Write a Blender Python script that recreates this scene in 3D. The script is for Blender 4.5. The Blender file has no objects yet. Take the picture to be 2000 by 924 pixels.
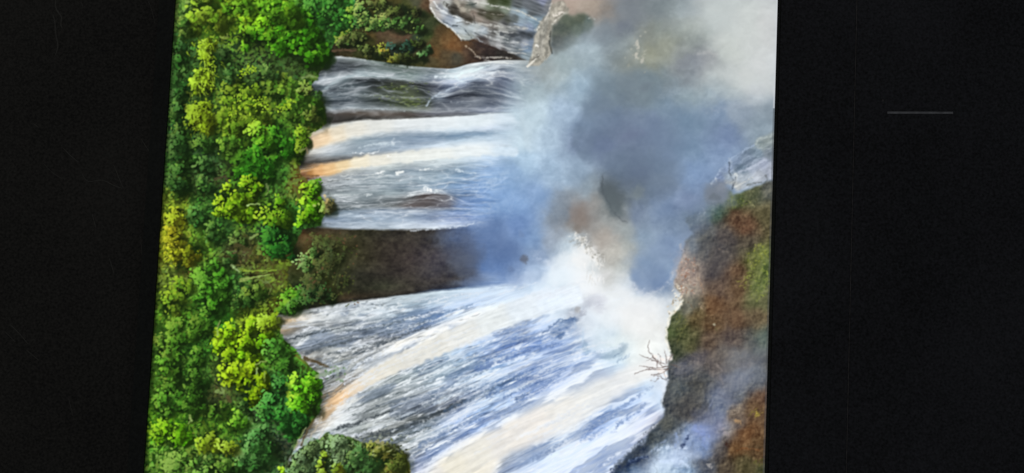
import bpy, bmesh, math, random
import numpy as np

# ---------------------------------------------------------------------------
# CAMERA, WORLD, LIGHTS, EXPOSURE
# A lit display lies on a dark surface in an almost dark room and is photographed
# from above, a little turned and from a little below its middle.
# ---------------------------------------------------------------------------
SC = bpy.context.scene
COL = SC.collection
U = 0.0005                       # metres on the screen plane per photograph pixel
LENS = 28.0
FPX = LENS/36.0*2000.0           # focal length in photograph pixels
TILT = math.radians(2.95); ROLL = math.radians(2.55)
DIST = FPX*U

cam_d = bpy.data.cameras.new('camera'); cam = bpy.data.objects.new('camera', cam_d); COL.objects.link(cam)
cam_d.lens = LENS; cam_d.sensor_width = 36.0; cam_d.clip_start = 0.01; cam_d.clip_end = 50
CAM_LOC = np.array([0.0, -DIST*math.sin(TILT), DIST*math.cos(TILT)])
cam.location = CAM_LOC
def rot(rx, rz):
    cx, sx, cz, sz = math.cos(rx), math.sin(rx), math.cos(rz), math.sin(rz)
    Rx = np.array([[1, 0, 0], [0, cx, -sx], [0, sx, cx]]); Rz = np.array([[cz, -sz, 0], [sz, cz, 0], [0, 0, 1]])
    return Rx @ Rz               # roll about the view axis first, then tilt
R_CAM = rot(TILT, ROLL)
from mathutils import Matrix, Vector
cam.rotation_euler = Matrix(R_CAM.tolist()).to_euler('XYZ')
SC.camera = cam

def on_screen(px, py, z=0.0):
    """photograph pixel -> point on the level plane at height z (used once, to size things)"""
    d = R_CAM @ np.array([(px-1000)/FPX, -(py-462)/FPX, -1.0])
    t = (z-CAM_LOC[2])/d[2]
    p = CAM_LOC+d*t
    return p[0], p[1]
def to_pixel(x, y, z=0.0):
    """points of the screen plane -> picture raster coordinates"""
    d = np.stack([x-CAM_LOC[0], y-CAM_LOC[1], np.full_like(x, z-CAM_LOC[2])], -1) @ R_CAM
    return 1000-FPX*d[..., 0]/d[..., 2], 462+FPX*d[..., 1]/d[..., 2]

world = bpy.data.worlds.new('World'); SC.world = world; world.use_nodes = True
bg = world.node_tree.nodes['Background']
bg.inputs['Color'].default_value = (0.9, 0.95, 1.0, 1); bg.inputs['Strength'].default_value = 0.095

def area(name, loc, target, size, power, col):
    l = bpy.data.lights.new(name, 'AREA'); l.energy = power; l.size = size; l.color = col
    o = bpy.data.objects.new(name, l); COL.objects.link(o); o.location = loc
    o.rotation_euler = (Vector(target)-Vector(loc)).to_track_quat('-Z', 'Y').to_euler()
    return o
area('added_fill_lamp', (-0.2, 0.9, 1.8), (-0.1, 0, 0), 0.5, 1.0, (1.0, 0.94, 0.86))  # unseen lamp added to give the dark surfaces faint, graded light

SC.view_settings.view_transform = 'Standard'; SC.view_settings.look = 'None'
SC.view_settings.exposure = 0.0; SC.view_settings.gamma = 1.0; SC.view_settings.use_curve_mapping = False
SC.render.engine = 'CYCLES'

# ---------------------------------------------------------------------------
# HELPERS
# ---------------------------------------------------------------------------
def tag(o, label=None, cat=None, group=None, kind=None):
    if label: o['label'] = label
    if cat: o['category'] = cat
    if group: o['group'] = group
    if kind: o['kind'] = kind
    return o
def link(name, me, mat, parent=None):
    o = bpy.data.objects.new(name, me); COL.objects.link(o); me.materials.append(mat)
    if parent: o.parent = parent
    return o
def from_bm(name, bm, mat, parent=None, smooth_=False):
    me = bpy.data.meshes.new(name); bm.to_mesh(me); bm.free()
    if smooth_:
        for p in me.polygons: p.use_smooth = True
    return link(name, me, mat, parent)
def box(bm, x0, x1, y0, y1, z0, z1, bev=0.0):
    vs = [bm.verts.new((x, y, z)) for z in (z0, z1) for x, y in ((x0, y0), (x1, y0), (x1, y1), (x0, y1))]
    fs = [(3, 2, 1, 0), (4, 5, 6, 7), (0, 1, 5, 4), (1, 2, 6, 5), (2, 3, 7, 6), (3, 0, 4, 7)]
    faces = [bm.faces.new([vs[i] for i in f]) for f in fs]
    if bev:
        es = list({e for f in faces for e in f.edges})
        bmesh.ops.bevel(bm, geom=es, offset=bev, segments=3, profile=.6, affect='EDGES')
def dark_material(name, col, col2, rough, spec, grain_scale, grain, bump):
    """dark plastic or lacquer: faint grain in tone and relief, cloudy handling marks in the gloss"""
    m = bpy.data.materials.new(name); m.use_nodes = True; nt = m.node_tree; N = nt.nodes; L = nt.links
    b = N['Principled BSDF']; b.inputs['Specular IOR Level'].default_value = spec
    tc = N.new('ShaderNodeTexCoord')
    n1 = N.new('ShaderNodeTexNoise'); n1.inputs['Scale'].default_value = grain_scale; n1.inputs['Detail'].default_value = 3
    n2 = N.new('ShaderNodeTexNoise'); n2.inputs['Scale'].default_value = 6; n2.inputs['Detail'].default_value = 4
    L.new(tc.outputs['Object'], n1.inputs['Vector']); L.new(tc.outputs['Object'], n2.inputs['Vector'])
    mx = N.new('ShaderNodeMix'); mx.data_type = 'RGBA'
    mx.inputs[6].default_value = (*col, 1); mx.inputs[7].default_value = (*col2, 1)
    add = N.new('ShaderNodeMath'); add.operation = 'MULTIPLY_ADD'; add.inputs[1].default_value = grain; add.inputs[2].default_value = .5-grain*.5
    L.new(n1.outputs['Fac'], add.inputs[0])
    ad2 = N.new('ShaderNodeMath'); ad2.operation = 'MULTIPLY_ADD'; ad2.inputs[1].default_value = 1.2
    L.new(n2.outputs['Fac'], ad2.inputs[0]); 
    sub = N.new('ShaderNodeMath'); sub.operation = 'SUBTRACT'; sub.inputs[1].default_value = .6
    L.new(add.outputs[0], sub.inputs[0]); L.new(sub.outputs[0], ad2.inputs[2]); ad2.use_clamp = True
    L.new(ad2.outputs[0], mx.inputs[0]); L.new(mx.outputs[2], b.inputs['Base Color'])
    rr = N.new('ShaderNodeMath'); rr.operation = 'MULTIPLY_ADD'; rr.inputs[1].default_value = .25; rr.inputs[2].default_value = rough-.12
    L.new(n2.outputs['Fac'], rr.inputs[0]); L.new(rr.outputs[0], b.inputs['Roughness'])
    bp = N.new('ShaderNodeBump'); bp.inputs['Strength'].default_value = bump; bp.inputs['Distance'].default_value = .0004
    L.new(n1.outputs['Fac'], bp.inputs['Height']); L.new(bp.outputs[0], b.inputs['Normal'])
    return m
# ---------------------------------------------------------------------------
# THE PICTURE SHOWN ON THE LIT SCREEN: painted with code into a numpy raster in the
# plane of the screen; every mesh vertex of the picture then takes its colour from it
# ---------------------------------------------------------------------------
OX, OY, PW, PH = 262, -130, 1276, 1192
RNG = np.random.default_rng(7)
YY, XX = np.mgrid[0:PH, 0:PW].astype(np.float32)
XX += OX; YY += OY

def hx(h):
    return np.array([int(h[i:i+2], 16)/255.0 for i in (0, 2, 4)], np.float32)

def smooth(a, b, x):
    t = np.clip((x-a)/(b-a), 0, 1)
    return t*t*(3-2*t)

def vnoise(x, y, seed):
    """value noise in 0..1 with a hashed lattice, so it never repeats"""
    xi = np.floor(x).astype(np.int64); yi = np.floor(y).astype(np.int64)
    fx = (x-xi).astype(np.float32); fy = (y-yi).astype(np.float32)
    fx = fx*fx*fx*(fx*(fx*6-15)+10); fy = fy*fy*fy*(fy*(fy*6-15)+10)
    tab = np.random.default_rng(seed).random((256, 256)).astype(np.float32)
    a = tab[yi & 255, xi & 255]; b = tab[yi & 255, (xi+1) & 255]
    c = tab[(yi+1) & 255, xi & 255]; d = tab[(yi+1) & 255, (xi+1) & 255]
    return (a*(1-fx)+b*fx)*(1-fy)+(c*(1-fx)+d*fx)*fy

def fbm(x, y, seed, octaves=4, gain=0.55):
    s = 0; amp = 1; tot = 0
    for o in range(octaves):
        s = s+amp*vnoise(x*2**o+o*17.3, y*2**o+o*9.1, seed+o); tot += amp; amp *= gain
    return s/tot

def blur(img, sig):
    r = int(math.ceil(3*sig)); k = np.exp(-0.5*(np.arange(-r, r+1)/sig)**2); k = (k/k.sum()).astype(np.float32)
    for ax in (0, 1):
        pad = [(0, 0)]*img.ndim; pad[ax] = (r, r)
        p = np.pad(img, pad, mode='edge'); n = img.shape[ax]
        out = np.zeros_like(img)
        for i, w in enumerate(k):
            sl = [slice(None)]*img.ndim; sl[ax] = slice(i, i+n)
            out += w*p[tuple(sl)]
        img = out
    return img

def poly_mask(pts, soft=0.0, wob=0.0, wscale=20.0, seed=1):
    """filled polygon as a 0..1 mask; its rim can be ragged (wob) and soft"""
    px, py = XX, YY
    if wob:
        px = XX+wob*2*(fbm(XX/wscale, YY/wscale, seed, 3)-.5)
        py = YY+wob*2*(fbm(XX/wscale+50, YY/wscale+31, seed+5, 3)-.5)
    xs = [p[0] for p in pts]; ys = [p[1] for p in pts]; pad = int(wob*1.5+3*soft+4)
    x0 = max(0, int(min(xs))-OX-pad); x1 = min(PW, int(max(xs))-OX+pad)
    y0 = max(0, int(min(ys))-OY-pad); y1 = min(PH, int(max(ys))-OY+pad)
    m = np.zeros((PH, PW), np.float32)
    if x1 <= x0 or y1 <= y0: return m
    X = px[y0:y1, x0:x1]; Y = py[y0:y1, x0:x1]
    ins = np.zeros(X.shape, bool)
    for (ax, ay), (bx, by) in zip(pts, list(pts[1:])+[pts[0]]):
        if ay == by: continue
        c = ((ay > Y) != (by > Y)) & (X < (bx-ax)*(Y-ay)/(by-ay)+ax)
        ins ^= c
    m[y0:y1, x0:x1] = ins
    return blur(m, soft) if soft else m

def ctrl(txt):
    P = []; C = []
    for t in txt.split():
        a = t.split(',')
        P.append((float(a[0]), float(a[1]))); C.append(hx(a[2]))
    return np.array(P, np.float32), np.array(C, np.float32)

def field(txt, soft=14.0, power=2.4, warp=7.0, seed=3, step=3):
    """colour field through control points, gently warped"""
    P, C = ctrl(txt)
    X = XX[::step, ::step]; Y = YY[::step, ::step]
    num = np.zeros(X.shape+(3,), np.float32); den = np.zeros(X.shape, np.float32)
    for (a, b), c in zip(P, C):
        w = 1/((X-a)**2+(Y-b)**2+soft*soft)**power*1e6
        num += w[..., None]*c; den += w
    F = num/den[..., None]
    sx = np.clip((XX-OX+warp*2*(fbm(XX/45, YY/45, seed)-.5))/step, 0, X.shape[1]-1.001)
    sy = np.clip((YY-OY+warp*2*(fbm(XX/45+9, YY/45+70, seed+9)-.5))/step, 0, X.shape[0]-1.001)
    return bil(F, sx, sy)

def bil(F, sx, sy):
    xi = sx.astype(int); yi = sy.astype(int)
    xi = np.clip(xi, 0, F.shape[1]-2); yi = np.clip(yi, 0, F.shape[0]-2)
    fx = (sx-xi)[..., None]; fy = (sy-yi)[..., None]
    return ((F[yi, xi]*(1-fx)+F[yi, xi+1]*fx)*(1-fy)+(F[yi+1, xi]*(1-fx)+F[yi+1, xi+1]*fx)*fy).astype(np.float32)

def puff(cx, cy, a, b, ang, col, alpha=1.0):
    """a cloud-edged soft patch"""
    r = int(max(a, b)*2+4); ix = int(cx-OX); iy = int(cy-OY)
    x0 = max(0, ix-r); x1 = min(PW, ix+r+1); y0 = max(0, iy-r); y1 = min(PH, iy+r+1)
    X = XX[y0:y1, x0:x1]; Y = YY[y0:y1, x0:x1]; k = max(a, b)
    X = X-cx+k*1.0*(fbm(X/(k*.9), Y/(k*.9), 611, 4)-.5); Y = Y-cy+k*1.0*(fbm(X/(k*.9)+cx, Y/(k*.9)+8, 613, 4)-.5)
    c, s = math.cos(ang), math.sin(ang)
    q = np.sqrt(((X*c+Y*s)/a)**2+((-X*s+Y*c)/b)**2)
    al = (alpha*smooth(1.5, .45, q))[..., None]
    IMG[y0:y1, x0:x1] = IMG[y0:y1, x0:x1]*(1-al)+col*al

IMG = np.zeros((PH, PW, 3), np.float32)
LAB = np.zeros((PH, PW), np.int16)           # which pictured thing each spot belongs to
KINDS = [('picture', None)]

def region(mask, name, label, thr=0.5):
    KINDS.append((name, label)); LAB[mask > thr] = len(KINDS)-1
    return len(KINDS)-1

def over(col, mask):
    global IMG
    IMG = IMG*(1-mask[..., None])+col*mask[..., None]

def stroke(pts, w, col, a=1.0, soft=1.0, w2=None, jag=0.0, seed=0, brk=.7):
    """a tapering brush line through points"""
    pts = np.array(pts, np.float32); col = hx(col) if isinstance(col, str) else col
    if w2 is None: w2 = w
    w = max(w, .5)
    x0 = max(0, int(pts[:, 0].min()-OX-w-6)); x1 = min(PW, int(pts[:, 0].max()-OX+w+7))
    y0 = max(0, int(pts[:, 1].min()-OY-w-6)); y1 = min(PH, int(pts[:, 1].max()-OY+w+7))
    if x1 <= x0 or y1 <= y0: return
    X = XX[y0:y1, x0:x1]; Y = YY[y0:y1, x0:x1]
    if jag:
        X = X+jag*2.2*(fbm(X/7, Y/7, 900+seed, 3, .7)-.5); Y = Y+jag*2.2*(fbm(X/7+40, Y/7+3, 901+seed, 3, .7)-.5)
    best = np.full(X.shape, 1e9, np.float32)
    seg = np.hypot(*(pts[1:]-pts[:-1]).T); cum = np.concatenate([[0], np.cumsum(seg)]); L = max(cum[-1], 1e-6)
    for i in range(len(pts)-1):
        (ax, ay), (bx, by) = pts[i], pts[i+1]
        dx, dy = bx-ax, by-ay; l2 = max(dx*dx+dy*dy, 1e-6)
        t = np.clip(((X-ax)*dx+(Y-ay)*dy)/l2, 0, 1)
        d = np.hypot(X-ax-t*dx, Y-ay-t*dy)
        r = w+(w2-w)*(cum[i]+t*seg[i])/L
        best = np.minimum(best, d-r/2)
    al = a*np.clip(0.5-best/(2*soft), 0, 1)
    if brk: al = al*(1-brk+brk*smooth(.30, .58, fbm(XX[y0:y1, x0:x1]/5.5, YY[y0:y1, x0:x1]/5.5, 950+seed, 2)))
    al = al[..., None]
    IMG[y0:y1, x0:x1] = IMG[y0:y1, x0:x1]*(1-al)+col*al

def dab(cx, cy, a, b, ang, col, alpha=1.0):
    """one small soft ellipse"""
    r = int(max(a, b)+2)
    ix = int(cx-OX); iy = int(cy-OY)
    x0 = max(0, ix-r); x1 = min(PW, ix+r+1); y0 = max(0, iy-r); y1 = min(PH, iy+r+1)
    if x1 <= x0 or y1 <= y0: return
    X = XX[y0:y1, x0:x1]-cx; Y = YY[y0:y1, x0:x1]-cy
    c, s = math.cos(ang), math.sin(ang)
    q = np.sqrt(((X*c+Y*s)/a)**2+((-X*s+Y*c)/b)**2)
    al = (alpha*np.clip((1.15-q)*2.2, 0, 1))[..., None]
    IMG[y0:y1, x0:x1] = IMG[y0:y1, x0:x1]*(1-al)+col*al

# ---- 1. mist, pool and the far gorge ---------------------------------------
MIST = """
1110,10,b9a091 1150,10,af9b8c 1190,25,a08c7d 1230,20,787d87 1280,20,7d878c 1340,20,969fa5 1400,30,b9c3c3 1460,40,c8cdcb 1500,50,cdcbcd
1090,-20,b8a498 1180,-40,8c8c90 1300,-60,80888e 1420,-50,b0b8b8 1500,-60,c4c6c6 1060,30,a09a94 1200,-90,84888e 1400,-110,a8b0b2
1180,80,87919b 1220,60,737a87 1255,70,8a8c84 1300,60,8c918c 1350,60,a5aaa5 1260,110,969480 1300,90,9e9e8e 1340,110,8c8f8f 1350,130,7d828c
1380,120,96969b 1420,100,bec3be 1500,120,cdcdd0 1230,108,9a9c94 1215,100,8c969c 1158,94,aab9c3 1100,130,a5b2b6 1060,140,9aa0a0 1040,180,9bacb4
1020,220,b2c6d4 1050,220,b9cbd9 1100,220,aabed7 1130,170,a0b6cb 1180,170,8294a2 1220,160,76828c 1260,170,7d8c96 1180,220,73849e
1140,250,879bb9 1130,280,7d8caa 1170,280,6c7a98 1220,270,6c7894 1270,250,7382a0 1300,200,7d91a5 1350,190,96a5af 1400,170,a5afb6
1400,150,b4b9b9 1460,150,c3c8c6 1500,160,c8cbcd 1480,190,b9bec6 1500,225,828e9b 1450,225,8c98aa 1400,230,788caa 1350,240,7891aa
1340,290,7891af 1420,270,7d8fb4 1490,250,8c9baa 1400,300,879cc0 1350,340,829bc3 1300,310,768aaa 1250,330,647391 1200,330,6c7c96
1195,370,5a646e 1190,400,667074 1250,370,69737d 1290,370,73829b 1300,400,7d91b4 1340,390,7d8caf 1240,420,7887a5 1260,460,8ca0b9
1270,520,7891b4 1290,560,6982aa 1250,555,8298b9 1310,480,879bbe 1330,430,788aa5 1220,440,a0a5a5 1200,425,a5a3a0 1165,400,a59b96
1130,420,8c7d76 1125,445,877d76 1100,410,828c9b 1180,470,b4a59b 1200,500,b9afa5 1220,530,bebeb9 1230,480,aaaaa5 1190,540,beb9b4
1080,330,a5bcd7 1020,270,bed0de 1080,270,b4c8de 1130,330,96aac3 1150,370,96a5b4 1020,310,a5bed7 1000,330,8caad2 960,350,82a5d2
960,390,7396c8 920,390,789bcd 1000,400,82a5d7 1040,380,87a5d2 1010,440,6987be 960,460,5573aa 900,450,556ea0 920,470,506a9a 980,500,4b69a0
1040,460,7d9bc8 1060,500,96aacd 960,530,5073af 1000,530,7891be 1060,540,aabedc 1080,470,96a0b4 1110,480,becddc 1130,510,dce1e6
1100,560,cddceb 1150,550,e1e4e6 1170,600,cdcdd7 1160,590,b4b7c6 1210,580,d7dce1 1250,600,dcdee4 1285,590,d7d7dc 1300,640,e4dfdc 1220,640,e4e4e4
1050,580,c4d4ea 1090,600,c8d6e8 1130,620,b0b4c4 1150,625,c8d0e0 1180,650,c4d4e4 1210,670,dce2e4 1260,680,e8e4e0 1240,720,e6e6e6 1290,720,e4e0e0
1270,770,c0d4ee 1300,760,ccd4e8 1340,560,c8bcb4 1330,600,dcd8d0 1235,575,d4dae2 1262,590,dadde4 1310,540,7a92b8 1320,520,90a4c0
1180,620,dde0e4 1150,580,d8dce2 1200,610,dfe2e6 1250,640,e4e3e4 1190,700,c4d8ea 1380,420,6a7c94 1360,360,7c92b8 1450,330,8ea2c0 1500,330,8c9cb4
"""
base = field(MIST, soft=24, warp=16, power=2.2, seed=11)
cl = fbm(XX/38+.6*fbm(XX/60, YY/60, 71), YY/38, 21, 5)-.5
cl2 = fbm(XX/11, YY/11+.02*XX, 33, 3)-.5
wsp = (1-np.abs(2*fbm(XX/60+1.2*fbm(XX/55, YY/55, 45), YY/26+1.4*fbm(XX/48, YY/48, 47), 49, 4)-1)).clip(0, 1)**6
cl3 = fbm(XX/22+1.5*fbm(XX/40, YY/40, 46), YY/18+1.5*fbm(XX/36, YY/36, 48), 43, 5, .6)-.5
base = base+(cl*.10+cl2*.03+cl3*.10+(wsp-.2)*.02)[..., None]*np.array([1, .98, .95], np.float32)
base = base*np.array([.97, 1.0, 1.0], np.float32)
IMG = base
def lee(pts, col, depth, a, fade, yf, soft=3.0, wob=7, seed=0):
    """the firm near edge of a cloud or pool: strongest at its rim, fading inwards"""
    mk = poly_mask(pts, soft=soft, wob=wob, wscale=22, seed=seed)
    q = mk[::4, ::4]; q = np.repeat(np.repeat(blur(q, depth/4), 4, 0), 4, 1)[:PH, :PW]
    over(hx(col), np.clip(blur(mk*(1-q), 1.0)*1.7, 0, 1)*a*smooth(yf[0], yf[1], YY+24*(fbm(XX/30, YY/30, 89)-.5))*smooth(fade[1], fade[0], XX+.35*YY+30*(fbm(XX/40, YY/40, 85)-.5))*smooth(-1, 1, fbm(XX/30, YY/30, 87)*3-.9))

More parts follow.
